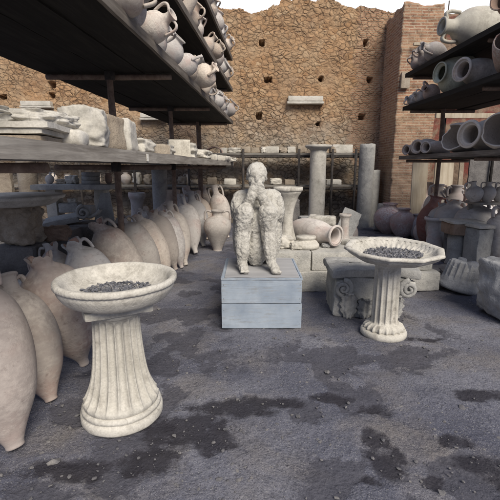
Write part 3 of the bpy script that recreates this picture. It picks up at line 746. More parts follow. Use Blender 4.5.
stand('bag', 486, 240, 200, 'grey amphora between the large round jar and the right edge', 1.3, None, (1.1, 1.1, 1.14, 1), tilt=(-.1, 0))
stand('globe', 440, 250, 226, 'small squat jar half hidden behind the pale cylindrical jar', 1.0, None, (1.0, 1.0, 1.05, 1))
stand('short', 434, 250, 203, 'grey amphora in front of the others, just right of the dark red jar', 1.25, CLAY_PALE, (.85, .88, .92, 1), tilt=(.10, 0))
stand('short', 447, 252, 200, 'broad pale grey amphora in front, centre of the crowd under the right rack', 1.55, CLAY_PALE, (.95, .97, 1.0, 1), tilt=(.02, 0))
stand('short', 474, 258, 200, 'wide pale amphora in front, above the stone pedestal cap at the right', 1.6, CLAY_PALE, (.9, .92, .96, 1), tilt=(-.10, 0))
stand('short', 461, 250, 206, 'grey amphora filling the gap between the broad one and the wide one', 1.2, CLAY, (.9, .92, 1.0, 1), tilt=(.05, 0))
stand('tall', 424, 246, 196, 'deep red slim jar standing out in front of the grey amphorae', 1.75, CLAY_PINK, (.62, .44, .44, 1), tilt=(.16, 0))
# small low shelf with jugs
ls = empty('low_shelf', aty(488, 203, 5.9), 'low dark plank shelf holding jugs under the right rack', 'shelf')
link('shelf_board', tomesh(slab(.95, .42, .035, .05, .004, 5, 3)), WOOD_G, ls).location = (.25, .05, -.02)
for q in (-.15, .62): link('leg', tomesh(slab(.05, .05, ls.location.z-.02, .06, .003, 5, 4)), WOOD_G, ls).location = (q, .22, -ls.location.z)
zl = ls.location.z+.016
for i, (u, s, lab) in enumerate(((477, .30, 'pale jug with side handle, left one on the low dark shelf'), (489, .30, 'two-handled jug, middle one on the low dark shelf'), (500, .28, 'jug at the right end of the low dark shelf'))):
    p = aty(u, 200, 5.85); vessel('twojug' if i else 'jug', (p.x, 5.9, zl), (-.2+.2*i, 0, 1), s, lab, 'jug', 'jugs on the low dark shelf', PI*.9*i+PI, zl, 'jug', CLAY_PALE, (1.1, 1.1, 1.1, 1), 1.15)

# boards leaning under the right rack
for i, (u0, u1, v0, v1, Y, lab, m) in enumerate(((410, 430, 162, 214, 8.2, 'narrow pale wooden board standing against the brick pillar under the rack', WOOD_T), (432, 456, 160, 214, 8.1, 'wide pale wooden board standing under the right rack', WOOD_T), (456, 466, 162, 214, 8.25, 'brown tan board standing right of the wide pale board', TUFA))):
    a = aty(u0, v1, Y); b = aty(u1, v0, Y)
    o = single('wooden_board', tomesh(slab(b.x-a.x, .04, b.z, .08, .003, 5, i+9, .005)), m, lab, 'board', 'boards standing under the right rack', ((a.x+b.x)/2, Y, 0))
    o.rotation_euler = (R(-3), 0, 0)
at_box('shade_panel', 464, 152, 530, 216, 8.6, .05, STONE_D, 'added dark sheet standing in for the shade under the right rack at the right edge', 'panel', None, 5, .004, z0=0)  # added dark sheet: shade behind the right rack built as an object
at_box('timber_beam', 436, 113, 520, 118, 8.4, .08, WOOD_T, 'long pale beam level behind the right rack between two shelves', 'beam', None, 6)
for o in [bpy.data.objects['timber_beam']]:
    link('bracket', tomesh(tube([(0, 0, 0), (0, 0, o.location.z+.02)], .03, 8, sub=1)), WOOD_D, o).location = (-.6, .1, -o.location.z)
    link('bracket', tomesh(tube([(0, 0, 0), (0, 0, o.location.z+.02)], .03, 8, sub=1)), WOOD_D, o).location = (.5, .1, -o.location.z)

# ------------------------------------------------------------------ columns
def column(name, u, vb, vt, wpx, label, mat=STONE, Y=None, capital=False, seed=1, group='plain column shafts', cat='column', base_z=0):
    b = atz(u, vb) if Y is None else Vector((aty(u, vb, Y).x, Y, base_z))
    t = aty(u, vt, b.y); depth = b.y*CP + (H_CAM-t.z)*SP; r = wpx/F*depth/2; h = t.z-b.z
    o = empty(name, b, label, cat, group)
    prof = [(0, 0), (r*.97, 0), (r, .015)] + [(r*(1-.02*k/20), .015+(h-.03)*k/20) for k in range(1, 20)] + [(r*.97, h-.01), (r*.9, h), (0, h-.004)]
    def rf(th, rr, z, i): return rr*(1+.03*fbm(Vector((math.cos(th)*1.5, math.sin(th)*1.5, z*2.5+seed)), 4)), z + (0.02*noise.noise(Vector((math.cos(th)*1.5, math.sin(th), seed))) if z > h*.9 else 0)
    link('shaft', tomesh(revolve(prof, 40, rf)), mat, o)
    if capital:
        bm = revolve([(0, 0), (r*1.0, 0), (r*1.15, .03), (r*1.5, .06), (r*1.6, .09), (r*1.55, .12), (0, .12)], 28, lambda th, rr, z, i: (rr*(1+.06*fbm(Vector((math.cos(th)*2, math.sin(th)*2, z*6)), 3)), z))
        link('capital', tomesh(bm), mat, o).location = (0, 0, h-.01)
    return o
column('column', 315.5, 235, 150, 16.5, 'pale round column with spread capital in front of the back pipe rack', MARBLE, Y=9.2, capital=True, seed=2)
column('column', 362.5, 232, 144, 15.5, 'tall smooth grey column at the back right by the brick pillar', STONE, Y=9.5, seed=3)
column('column', 369, 226, 170, 15.5, 'shorter grey column drum standing in front of the tall grey column', STONE, seed=5)
column('column', 31.5, 212, 150, 18.5, 'pale round column at far left under the left table', TUFA, Y=5.6, seed=6)
column('column', 161, 212, 150, 15.5, 'pale round column behind the amphora row under the left table', STONE, Y=6.9, seed=7)

# ------------------------------------------------------------------ stone platform and the pieces on it
pf = empty('stone_platform', (1.0, 4.9, 0), 'low platform of large pale stone blocks behind the crate', 'platform')
for i, (x0, x1, y0, y1, z0, z1) in enumerate(((.12, .98, 4.43, 5.05, 0, .24), (.99, 2.25, 4.45, 5.05, 0, .23), (.14, .72, 4.47, 5.02, .243, .475), (.725, 1.42, 4.48, 5.03, .243, .47), (1.425, 2.2, 4.55, 5.04, .236, .44), (.1, 1.1, 5.06, 5.7, 0, .47), (1.11, 2.2, 5.07, 5.65, 0, .455))):
    o = link('block', tomesh(slab(x1-x0-.006, y1-y0, z1-z0, .03, .010, 5, i+3, .014)), STONE, pf); o.location = ((x0+x1)/2-1.0, (y0+y1)/2-4.9, z0)
    o.color = (1.25, 1.23, 1.18, 1)
ZP = .475
# marble urn pedestal (labrum foot) behind the figure
def vase_stand(u, vb, vt, w, Y, label):
    a = aty(u, vb, Y); t = aty(u, vt, Y); h = t.z-ZP; r = w/F*(Y*CP)/2
    o = empty('marble_stand', (a.x, Y, ZP), label, 'pedestal')
    prof = smooth_profile([(0, 0), (r*.72, 0), (r*.74, .04*h), (r*.66, .10*h), (r*.52, .22*h), (r*.42, .40*h), (r*.48, .60*h), (r*.72, .80*h), (r*.98, .9*h), (r*1.0, .93*h)], 4)
    link('body', tomesh(revolve(prof+[(0, .93*h)], 40, lambda th, rr, z, i: (rr*(1+.05*fbm(Vector((math.cos(th)*2, math.sin(th)*2, z*5)), 4)), z))), MARBLE2, o)
    link('rim', tomesh(revolve([(0, .93*h), (r*1.05, .93*h), (r*1.12, .95*h), (r*1.1, h), (r*.95, h), (r*.9, .96*h), (0, .955*h)], 40)), MARBLE2, o)
    return o
vase_stand(287, 242, 187, 27, 5.0, 'white marble pedestal with wide flared rim right behind the plaster figure')
# drum pedestal bases on the platform
def put(name, me, mat, u, Y, label, cat, group=None, z=ZP, rz=0, color=None, smooth=True, rot=None):
    p = aty(u, 240, Y); o = single(name, me, mat, label, cat, group, (p.x, Y, z), rz, smooth, color)
    if rot: o.rotation_euler = rot
    return o
def col_base(s=1., seed=1):
    bm = revolve([(0, 0), (.175*s, 0), (.178*s, .05*s), (.17*s, .055*s), (.165*s, .06*s), (.15*s, .085*s), (.125*s, .105*s), (.12*s, .115*s), (.132*s, .125*s), (.135*s, .14*s), (.13*s, .155*s), (0, .155*s)], 40,
                 lambda th, r, z, i: (r*(1+.03*fbm(Vector((math.cos(th)*2+seed, math.sin(th)*2, z*6)), 4)), z))
    return tomesh(bm)
put('column_base', col_base(.92, 2), MARBLE, 306, 4.75, 'round moulded marble column base on the platform beside the figure', 'column base')
put('stone_fragment', tomesh(rock(.2, .2, .15, 4)), MARBLE, 284.5, 4.72, 'broken white marble lump at the left end of the platform', 'stone')
a = aty(322, 230, 5.15); 
vessel('pipe_jar', (a.x-.36, 5.33, ZP), (.60, -.78, -.02), .76, 'pale clay jar lying on the platform with its dark round mouth to the front', 'jar', 'jars on the stone platform', 0, ZP, 'jar', None, (1.22, 1.2, 1.18, 1), .92)
p = aty(345, 240, 5.35); vessel('stub', (p.x, 5.4, .455), (0, 0, 1), .36, 'upright pale jar with flared foot at the right of the lying jar', 'jar', 'jars on the stone platform', 0, .455, 'jar', None, (1.05, 1.03, 1.0, 1), .95)
put('marble_slab', tomesh(slab(.52, .3, .12, .03, .008, 6, 3, .02)), STONE, 316, 5.85, 'grey moulded stone slab lying on blocks behind the lying jar', 'slab', z=.60, rz=.1)
put('stone_block', tomesh(slab(.55, .35, .60, .04, .01, 5, 8, .02)), STONE_D, 316, 5.9, 'dark block carrying the grey moulded slab', 'stone block', z=0, rz=.1)
bm = slab(.40, .22, .15, .02, .02, 5, 12, .04); 
bm2 = revolve([(0, 0), (.10, 0), (.11, .06), (.085, .15), (.08, .17), (0, .17)], 20)
put('stone_fragment', tomesh(rock(.13, .12, .09, 204)), MARBLE, 296, 4.62, 'small pale lump in front of the round column base', 'stone')
put('stone_fragment', tomesh(rock(.10, .09, .05, 205)), STONE, 326, 4.75, 'small flat chip on the platform below the lying jar mouth', 'stone')
put('stone_fragment', tomesh(slab(.24, .16, .07, .02, .012, 6, 206, .02)), MARBLE, 352, 4.95, 'broken pale plate on the platform beside the many-sided basin', 'stone', rz=.5, z=.462)
o = put('marble_fragment', tomesh(bm), MARBLE2, 321, 5.55, 'broken white marble limb-like piece resting behind the lying jar', 'marble fragment', z=.62, rz=-.2)
link('foot', tomesh(bm2), MARBLE2, o).location = (0.02, 0, -.165)
put('leaning_slab', tomesh(slab(.30, .05, .55, .03, .008, 6, 15, .015)), STONE, 340, 6.1, 'grey triangular slab leaning behind the upright jar', 'slab', z=.28, rot=(R(-14), R(24), 0))
at_box('stone_block', 276, 200, 300, 232, 6.6, .3, STONE_D, 'dark block in shade behind the marble pedestal', 'stone block', None, 22, .01, z0=0)
p = aty(352, 240, 6.7); vessel('tall', (p.x, 6.7, 0), (.05, .1, 1), .55, 'small slim grey jar behind the upright jar near the back columns', 'jar', 'jars on the stone platform', 0, 0, 'jar', None, (.75, .75, .76, 1), 1.2)
put('stone_fragment', tomesh(slab(.22, .10, .62, .03, .012, 6, 31, .02)), STONE, 377, 9.0, 'narrow grey slab leaning beside the back grey columns', 'slab', z=0, rot=(0, R(8), 0))

# ------------------------------------------------------------------ carved capital block
def spiral(cx, cz, r0, turns, sgn, y, rad):
    pts = []
    n = int(22*turns)
    for i in range(n+1):
        t = i/n; a = sgn*2*PI*turns*t + PI/2; r = r0*(1-.86*t)
        pts.append((cx + r*math.cos(a), y - .02*t, cz + r*math.sin(a)))
    return tube(pts, lambda t: rad*(1-.5*t), 8, sub=1)
cp = empty('carved_capital', (1.21, 3.62, 0), 'grey carved stone capital block with curled volutes behind the many-sided basin', 'capital')
cp.rotation_euler = (0, 0, R(-2))
bm = slab(.74, .50, .40, .02, .014, 7, 5, .02, 40)
for v in bm.verts:            # concave bell narrowing to the foot on the right
    t = v.co.z/.40
    if v.co.x > 0: v.co.x *= .80 + .2*t*t
link('bell', tomesh(bm), STONE, cp).location = (-.02, .27, 0)
bm = slab(.86, .58, .085, .02, .010, 7, 6, .022, 44)
for v in bm.verts:
    if v.co.y < 0: v.co.y += .05*math.cos(v.co.x/.86*PI)   # concave abacus front
link('abacus', tomesh(bm), STONE, cp).location = (0, .26, .402)
for sx in (-1, 1):
    bm = spiral(sx*.31, .30, .085, 2.0, sx, -.01, .026); rough_bm(bm, .006, 14, sx)
    link('volute', tomesh(bm), STONE, cp)
    bm = rock(.15, .09, .15, 5+sx, .1, 8); link('volute_core', tomesh(bm), STONE, cp).location = (sx*.31, .035, .225)
def leaf(w, h, seed):
    bm = bmesh.new(); g = []
    for j in range(15):
        t = j/14; ww = w*math.sin(PI*(.12+.80*t))**.8*(1+.18*math.cos(t*26)); row = []
        for i in range(11):
            s = i/10*2-1
            row.append(bm.verts.new((s*ww/2, -.02-.07*t**3 - .022*(1-s*s) + .012*math.cos(s*8), h*t - .03*max(0, t-.85)*7)))
        g.append(row)
    for a, b in zip(g, g[1:]):
        for i in range(10): bm.faces.new((a[i], a[i+1], b[i+1], b[i]))
    ret = bmesh.ops.extrude_face_region(bm, geom=bm.faces[:])
    for v in ret['geom']:
        if isinstance(v, bmesh.types.BMVert): v.co.y += .06
    rough_bm(bm, .008, 18, seed); return bm
for i, (x, h, w) in enumerate(((-.25, .30, .16), (-.09, .24, .15), (.07, .24, .15), (.2, .28, .14))):
    link('leaf', tomesh(leaf(w, h, i)), STONE, cp).location = (x, .0, .0)

# ------------------------------------------------------------------ marble basins
def flute(th, n, amt, dutyp=1.0):
    c = abs(math.sin(n*th/2))
    return -amt*(c**.8) + amt*.0
def basin_one():
    o = empty('marble_basin', atz(123, 412), 'round marble basin on a flared fluted pedestal, nearest on the left', 'basin')
    o.location.z = 0.0
    # base ring
    bm = revolve([(0, 0), (.232, 0), (.236, .01), (.236, .045), (.228, .052), (.222, .055), (.222, .062), (.228, .068), (.226, .082), (.21, .092), (0, .092)], 64,
                 lambda th, r, z, i: (r*(1+.012*fbm(Vector((math.cos(th)*3, math.sin(th)*3, z*9)), 4)) * 1, z))
    link('base', tomesh(bm), MARBLE2, o)
    prof = [(.205, .088), (.214, .10), (.2165, .115), (.217, .125)]
    N = 46
    for k in range(N+1):
        t = k/N; z = .13 + t*.50
        r = .130 + .074*math.exp(-((z-.12)/.12)) + .012*(1-t)
        prof.append((r, z))
    prof += [(.137, .637), (.148, .645), (.15, .662), (.14, .67), (0, .67)]
    NF = 20
    def rf(th, r, z, i):
        if z < .10 or z > .632: return r*(1+.01*noise.noise(Vector((th*2, z*8, 0)))), z
        end = sstep(.105, .165, z)**.7*(1-sstep(.605, .628, z))
        c = abs(math.sin(NF*th/2)); d = .020*(max(0, (c-.20)/.80)**.5)*end*(1+.35*math.exp(-(z-.13)/.1))
        return (r - d)*(1+.008*fbm(Vector((math.cos(th)*3, math.sin(th)*3, z*7)), 4)), z
    link('shaft', tomesh(revolve(prof, 20*14, rf)), MARBLE2, o)
    ab = link('abacus', tomesh(slab(.36, .34, .05, .02, .006, 9, 4, .014)), MARBLE2, o); ab.location = (.0, 0, .664); ab.rotation_euler = (0, 0, R(14))
    bo = smooth_profile([(.12, .70), (.21, .700), (.29, .725), (.334, .778), (.343, .81)], 5) + [(.350, .812), (.356, .822), (.354, .838), (.344, .846), (.328, .846), (.316, .836)] + smooth_profile([(.306, .825), (.285, .795), (.24, .765), (.16, .745), (0, .738)], 5)
    def rb(th, r, z, i):
        bead = .0016*math.sin(th*74) if (r > .34 and z > .808) else 0
        return r*(1+.010*fbm(Vector((math.cos(th)*2, math.sin(th)*2, z*4)), 4)) + bead, z + .004*noise.noise(Vector((math.cos(th)*2, math.sin(th)*2, 3)))
    bw = link('bowl', tomesh(revolve([(0, .70)]+bo, 176, rb)), MARBLE2, o); bw.scale = (.935, .935, 1); bw.location = (.02, 0, .008)
    o.rotation_euler = (0, 0, .25)
    return o
b1 = basin_one()
def basin_two():
    o = empty('marble_basin', atz(383, 334), 'many-sided marble basin with scalloped inside on a fluted shaft, at the right', 'basin'); o.location.z = 0
    bm = revolve([(0, 0), (.185, 0), (.195, .012), (.197, .035), (.188, .055), (.175, .062), (0, .062)], 96, lambda th, r, z, i: (r*(1+.012*fbm(Vector((math.cos(th)*3, math.sin(th)*3, z*9)), 4)), z))
    link('base', tomesh(bm), MARBLE2, o)
    bm = revolve([(.13, .055), (.172, .06), (.178, .078), (.165, .10), (.135, .115), (.125, .12)], 16*10, lambda th, r, z, i: (r*(1 - .10*sstep(.1, .8, abs(math.sin(9*th)))*(1 if r > .15 else .3)), z))
    link('petal_ring', tomesh(bm), MARBLE2, o)
    prof = [(.14, .10), (.125, .118)] + [(.112-.006*(k/30), .125+k/30*.50) for k in range(31)] + [(.110, .632), (.116, .645), (.112, .70), (0, .70)]
    def rf(th, r, z, i):
        end = sstep(.115, .15, z)*(1-sstep(.59, .625, z)); c = abs(math.sin(14*th/2))
        return (r - .013*sstep(.1, .8, c)*end)*(1+.008*fbm(Vector((math.cos(th)*3, math.sin(th)*3, z*7)), 4)), z
    link('shaft', tomesh(revolve(prof, 14*14, rf)), MARBLE2, o)
    bo = smooth_profile([(.10, .688), (.19, .694), (.30, .722), (.365, .760), (.380, .782)], 4) + [(.398, .786), (.408, .796), (.405, .81), (.392, .816), (.365, .814), (.352, .806)] + smooth_profile([(.345, .798), (.315, .768), (.25, .742), (.16, .73), (0, .725)], 5)
    nout = len(smooth_profile([(0, 0)]*5, 4)) + 1
    def rb(th, r, z, i):
        seg = PI/5; a = (th+.10) % seg - seg/2
        poly = 1.0 + .035*(abs(a)/(seg/2))**2.2 - .01 * (1+.012*math.cos(7*th+1))
        cusp = .012*math.exp(-((seg/2-abs(a))/.07)**2)
        f = 1 + (poly + cusp - 1)*sstep(.14, .35, r)
        zz = z
        if i > nout+6 and .12 < r < .35: rr_ = r*(1 + .035*math.cos(40*th)); zz = z + .010*math.cos(40*th); return rr_*f, zz
        return r*f*(1+.012*fbm(Vector((math.cos(th)*3, math.sin(th)*3, z*9)), 4)), zz + .006*noise.noise(Vector((math.cos(th)*2, math.sin(th)*2, 8)))
    bwl = link('bowl', tomesh(revolve([(0, .70)]+bo, 320, rb)), MARBLE2, o)
    bwl.rotation_euler = (R(2.6), 0, 0); bwl.location = (.02, .0, -.02); bwl.scale = (.965, .965, 1) 
    return o
b2 = basin_two()
def chips(center, rx_, ry_, n, seed, label, domez):
    rg = random.Random(seed); bm = bmesh.new()
    for _ in range(n):
        a = rg.uniform(0, 2*PI); q = math.sqrt(rg.random()); x = rx_*q*math.cos(a); y = ry_*q*math.sin(a)
        s = rg.uniform(.006, .017); z = domez(q) + rg.uniform(0, .010)
        m = Matrix.Translation((x, y, z)) @ Matrix.Rotation(rg.uniform(0, 6.28), 4, Vector((rg.uniform(-1, 1), rg.uniform(-1, 1), rg.uniform(-1, 1))).normalized()) @ Matrix.Diagonal((s, s*rg.uniform(.5, 1), s*rg.uniform(.2, .5), 1))
        r = bmesh.ops.create_icosphere(bm, subdivisions=1, radius=1, matrix=m)
        for v in r['verts']: v.co += Vector((rg.uniform(-1, 1), rg.uniform(-1, 1), rg.uniform(-1, 1)))*s*.25
    me = tomesh(bm); o = single('pottery_chips', me, CHIPS, label, 'chips', loc=center, smooth=False); o['kind'] = 'stuff'
    return o
chips((b1.location.x+.02, b1.location.y-.01, .742), .205, .20, 750, 3, 'dark chips and pebbles heaped in the round basin', lambda q: .014*(1-q)+.016*q*q)
chips((b2.location.x+.03, b2.location.y, .715), .235, .22, 800, 4, 'dark chips and pebbles heaped in the many-sided basin', lambda q: .020*(1-q)+.014*q*q)

# ------------------------------------------------------------------ crate
CX0, CX1, CY0, CY1, CZ = -.256, .468, 3.35, 4.11, .493
cr = empty('wooden_crate', ((CX0+CX1)/2, (CY0+CY1)/2, 0), 'pale blue painted wooden crate under the plaster figure', 'crate')
W = CX1-CX0; D = CY1-CY0
def plk(name, dx, dy, dz, x, y, z, seed, mat=CRATE, amp=.0016):
    o = link(name, tomesh(slab(dx, dy, dz, .03, amp, 6, seed, .0022, 30)), mat, cr); o.location = (x, y, z); return o
hz = .232
plk('front_board', W, .022, hz, 0, -D/2+.011, .008, 1)
plk('front_board', W-.006, .022, CZ-.03-hz-.010, -.002, -D/2+.0125, hz+.013, 2)
plk('back_board', W, .022, CZ-.035, 0, D/2-.011, .008, 3)
for sx, sd in ((-1, 5), (1, 6)):
    plk('side_board', .022, D-.05, hz, sx*(W/2-.013), 0, .008, sd)
    plk('side_board', .022, D-.05, CZ-.03-hz-.012, sx*(W/2-.0145), 0, hz+.012, sd+3)
    plk('top_frame_strip', .012, D-.02, .006, sx*(W/2-.012), 0, CZ-.0105, sd+6)
plk('lid', W+.004, D+.004, .020, 0, 0, CZ-.0305, 10)
plk('top_panel', W-.06, D-.014, .010, 0, .002, CZ-.0095, 11, mat_wood('worn_top', (.30, .30, .31), (.38, .38, .39), (.46, .46, .47), 'X', .35))
for sx in (-1, 1):
    for zz in (.05, .18, .29, .42):
        bm = bmesh.new(); bmesh.ops.create_uvsphere(bm, u_segments=8, v_segments=5, radius=.003)
        link('nail', tomesh(bm), IRON, cr).location = (sx*(W/2-.02), -D/2-.0005, zz)

# ------------------------------------------------------------------ plaster cast figure
def eval_mesh(o):
    dg = bpy.context.evaluated_depsgraph_get(); dg.update()
    return bpy.data.meshes.new_from_object(o.evaluated_get(dg))
def figure():
    J = {}
    Z0 = CZ
    def add(n, x, y, z, rx_, ry_=None): J[n] = (Vector((x, y, z)), rx_, ry_ or rx_)
    cx = .070
    add('pelvis', cx-.01, 3.93, Z0+.15, .135, .13)
    add('belly', cx-.01, 3.935, Z0+.30, .135, .115)
    add('chest', cx, 3.90, Z0+.50, .155, .115)
    add('upper', cx, 3.87, Z0+.64, .12, .09)
    add('neck', cx-.005, 3.81, Z0+.74, .062)
    add('skull', cx-.008, 3.76, Z0+.84, .07)
    for s, sh, el, wr, hp, kn, an, he, ball, toe in (
        (-1, (cx-.165, 3.86, Z0+.655), (cx-.150, 3.70, Z0+.50), (cx-.052, 3.625, Z0+.70), (cx-.10, 3.92, Z0+.13), (-.050, 3.60, Z0+.545), (-.078, 3.56, Z0+.085), (-.083, 3.60, Z0+.04), (-.055, 3.475, Z0+.034), (-.045, 3.435, Z0+.026)),
        (1, (cx+.165, 3.88, Z0+.665), (cx+.160, 3.71, Z0+.50), (cx+.040, 3.635, Z0+.68), (cx+.10, 3.92, Z0+.13), (.165, 3.60, Z0+.545), (.200, 3.56, Z0+.085), (.212, 3.60, Z0+.04), (.235, 3.475, Z0+.034), (.245, 3.43, Z0+.026))):
        k = 'L' if s < 0 else 'R'
        add('sh'+k, *sh, .078); add('ua'+k, *((Vector(sh)+Vector(el))/2), .066); add('el'+k, *el, .056); add('fa'+k, *((Vector(el)*.55+Vector(wr)*.45)), .060); add('wr'+k, *wr, .047)
        add('hp'+k, *hp, .115); add('th'+k, *((Vector(hp)+Vector(kn))/2), .095); add('kn'+k, *kn, .088)
        add('ca'+k, *((Vector(kn)*.62+Vector(an)*.38)+Vector((0, .035, 0))), .082); add('sn'+k, *((Vector(kn)*.2+Vector(an)*.8)), .064); add('an'+k, *an, .048); add('hl'+k, *he, .040); add('ba'+k, *ball, .042, .032); add('to'+k, *toe, .036, .024)
    E = [('pelvis', 'belly'), ('belly', 'chest'), ('chest', 'upper'), ('upper', 'neck'), ('neck', 'skull')]
    for k in 'LR':
        E += [('upper', 'sh'+k), ('sh'+k, 'ua'+k), ('ua'+k, 'el'+k), ('el'+k, 'fa'+k), ('fa'+k, 'wr'+k), ('pelvis', 'hp'+k), ('hp'+k, 'th'+k), ('th'+k, 'kn'+k), ('kn'+k, 'ca'+k), ('ca'+k, 'sn'+k), ('sn'+k, 'an'+k), ('an'+k, 'hl'+k), ('an'+k, 'ba'+k), ('ba'+k, 'to'+k)]
    names = list(J); idx = {n: i for i, n in enumerate(names)}
    def skin(pts, edges, radii, root=0, sub=1):
        me = bpy.data.meshes.new('sk'); me.from_pydata([tuple(p) for p in pts], [(a, b) for a, b in edges], [])
        o = bpy.data.objects.new('sk', me); COL.objects.link(o)
        o.modifiers.new('s', 'SKIN')
        for i, r in enumerate(radii):
            sv = me.skin_vertices[0].data[i]; sv.radius = r; sv.use_root = (i == root)
        m = o.modifiers.new('u', 'SUBSURF'); m.levels = sub
        em = eval_mesh(o); bpy.data.objects.remove(o); return em
    bm = bmesh.new()
    def ell(c, r, rot=None):
        m = Matrix.Translation(c) @ (rot or Matrix.Identity(4)) @ Matrix.Diagonal((*r, 1))
        bmesh.ops.create_icosphere(bm, subdivisions=2, radius=1, matrix=m)
    def limb(a, b, ra, rb):          # closely set flattened balls, fused into one skin by the remesh below
        n = max(2, int((b-a).length/.014))
        for i in range(n+1):
            t = i/n; ell(a.lerp(b, t), (ra[0]+(rb[0]-ra[0])*t, ra[1]+(rb[1]-ra[1])*t, (ra[0]+ra[1])/2+((rb[0]+rb[1])-(ra[0]+ra[1]))/2*t))
    for a, b in E: limb(J[a][0], J[b][0], J[a][1:], J[b][1:])
    hc = Vector((cx-.010, 3.722, Z0+.880))
    tl = Matrix.Rotation(R(14), 4, 'X')
    ell(hc+Vector((0, .01, .015)), (.104, .118, .112), tl)              # cranium
    ell(hc+Vector((0, -.035, -.055)), (.078, .080, .085), tl)           # face and jaw
    ell(hc+Vector((0, -.122, -.035)), (.016, .020, .032), tl)           # nose
    ell(hc+Vector((0, -.092, .004)), (.068, .032, .042), tl)            # brow
    for s in (-1, 1):
        ell(hc+Vector((s*.090, .008, -.025)), (.014, .020, .030), tl)     # ears
        ell(hc+Vector((s*.042, -.078, -.040)), (.038, .034, .040), tl)   # cheeks
    ell((cx, 3.97, Z0+.12), (.19, .15, .125)); ell((cx, 3.99, Z0+.42), (.175, .11, .27)); ell((cx, 3.90, Z0+.60), (.19, .11, .10))
    # clothing folds filling the lap and the gap between legs and body
    ell((cx-.01, 3.76, Z0+.22), (.12, .12, .24)); ell((cx-.01, 3.72, Z0+.42), (.10, .09, .12)); ell((cx-.13, 3.84, Z0+.16), (.07, .15, .15)); ell((cx+.14, 3.84, Z0+.16), (.07, .15, .15))
    ell((cx+.215, 3.81, Z0+.55), (.055, .09, .14)); ell((cx-.19, 3.80, Z0+.54), (.05, .09, .14)); ell((cx-.21, 3.82, Z0+.56), (.05, .08, .13)); ell((cx+.185, 3.86, Z0+.34), (.065, .12, .27)); ell((cx-.185, 3.86, Z0+.32), (.065, .12, .27)); ell((cx, 3.80, Z0+.46), (.12, .10, .14))
    # hands clasped before the mouth: palm and five fingers each
    for s, k in ((-1, 'L'), (1, 'R')):
        w = J['wr'+k][0]
        tip = Vector((cx-.008+s*.012, 3.61, Z0+.85)) if s < 0 else Vector((cx-.006+s*.020, 3.602, Z0+.835))
        d = (tip-w).normalized()
        pc = w + d*.045
        side = Vector((0, 1, 0)).cross(d).normalized(); fw = d.cross(side).normalized()
        m = Matrix((( *side, 0), (*fw, 0), (*d, 0), (0, 0, 0, 1))).transposed()
        ell(pc, (.048, .028, .062), m)
        for f in range(4):
            o_ = (f-1.5)*.019; L = (.060, .074, .070, .054)[f]
            p0 = pc + side*o_ + d*.035; p1 = p0 + d*L*.5 - Vector((0, .012, 0)); p2 = p1 + d*L*.45 + Vector((-s*.014, .008, 0)); p3 = p2 + d*L*.25 + Vector((-s*.016, .02, 0))
            fm = skin([p0, p1, p2, p3], [(0, 1), (1, 2), (2, 3)], [(.0105, .0105), (.010, .010), (.009, .009), (.0075, .0075)]); bm.from_mesh(fm)
        p0 = pc - side*s*.03 - d*.02; p1 = p0 + d*.035 - side*s*.022 - Vector((0, .012, 0)); p2 = p1 + d*.034 - side*s*.004
        bm.from_mesh(skin([p0, p1, p2], [(0, 1), (1, 2)], [(.013, .013), (.011, .011), (.009, .009)]))
        t = J['to'+k][0]
        for f in range(5): ell(t+Vector(((f-2)*.0155, -.016+abs(f-1.5)*.004, .002)), (.012 if f else .015, .022, .016))
    me = tomesh(bm); o = bpy.data.objects.new('plaster_cast', me); COL.objects.link(o)
    m = o.modifiers.new('r', 'REMESH'); m.mode = 'VOXEL'; m.voxel_size = .0062
    m2 = o.modifiers.new('sm', 'SMOOTH'); m2.iterations = 3; m2.factor = .5
    em = eval_mesh(o); bpy.data.objects.remove(o)
    bm = bmesh.new(); bm.from_mesh(em); bm.normal_update()
    mv = []
    for v in bm.verts:
        p = v.co; face = math.exp(-((p-Vector((cx, 3.64, Z0+.84))).length/.13)**2)
        low = 1 + .2*sstep(Z0+.6, Z0+.3, p.z)
        lump = .0065*fbm(p*10, 3)*low + .0050*fbm(p*36, 3) + .0034*fbm(p*95, 2)
        vd = noise.voronoi(p*26)[0]; lump -= .003*sstep(.22, .02, vd[0])*low
        # long folds of cloth over lower body
        fold = .008*noise.noise(Vector((p.x*22, p.y*9, p.z*4)))*low
        mv.append((v, v.normal*(lump+fold)*(1-.65*face)))
    for v, d in mv:
        v.co += d
        if v.co.z < Z0+.002: v.co.z = Z0+.002
    c0 = Vector((cx, 3.85, Z0))
    for v in bm.verts: v.co -= c0
    o = single('plaster_cast', tomesh(bm), PLASTER, 'rough grey-white plaster cast of a person sitting hunched with hands over the mouth', 'plaster cast', loc=c0)
    return o
figure()

# ------------------------------------------------------------------ stones on the left table
ZT = 1.552
def tstone(me, x, y, mat, label, cat='stone', z=ZT, rz=0, color=None, name='stone_fragment', rot=None, smooth=True, group='stones on the left table'):
    o = single(name, me, mat, label, cat, group, (x, y, z), rz, smooth, color)
    if rot: o.rotation_euler = rot
    return o
bm = slab(.70, .40, .045, .025, .006, 5, 3, .01); 
o = empty('moulded_slab', (-1.24, 1.93, ZT), 'layered moulded marble slab at the near left end of the table', 'slab', 'stones on the left table', quat_to((0, 0, 1), .10))
link('lower_layer', tomesh(slab(.62, .36, .035, .025, .004, 5, 3, .01)), TUFA, o)
link('middle_layer', tomesh(slab(.66, .38, .025, .025, .004, 5, 4, .008)), MARBLE, o).location = (-.01, 0, .036)
link('upper_layer', tomesh(slab(.70, .40, .03, .025, .005, 5, 5, .012)), MARBLE, o).location = (.0, 0, .062)
tstone(tomesh(rock(.62, .42, .085, 11, .12, 22)), -1.40, 1.93, MARBLE2, 'rough white slab lying on the layered slab at far left', 'slab', ZT+.085, .1, name='rough_slab')
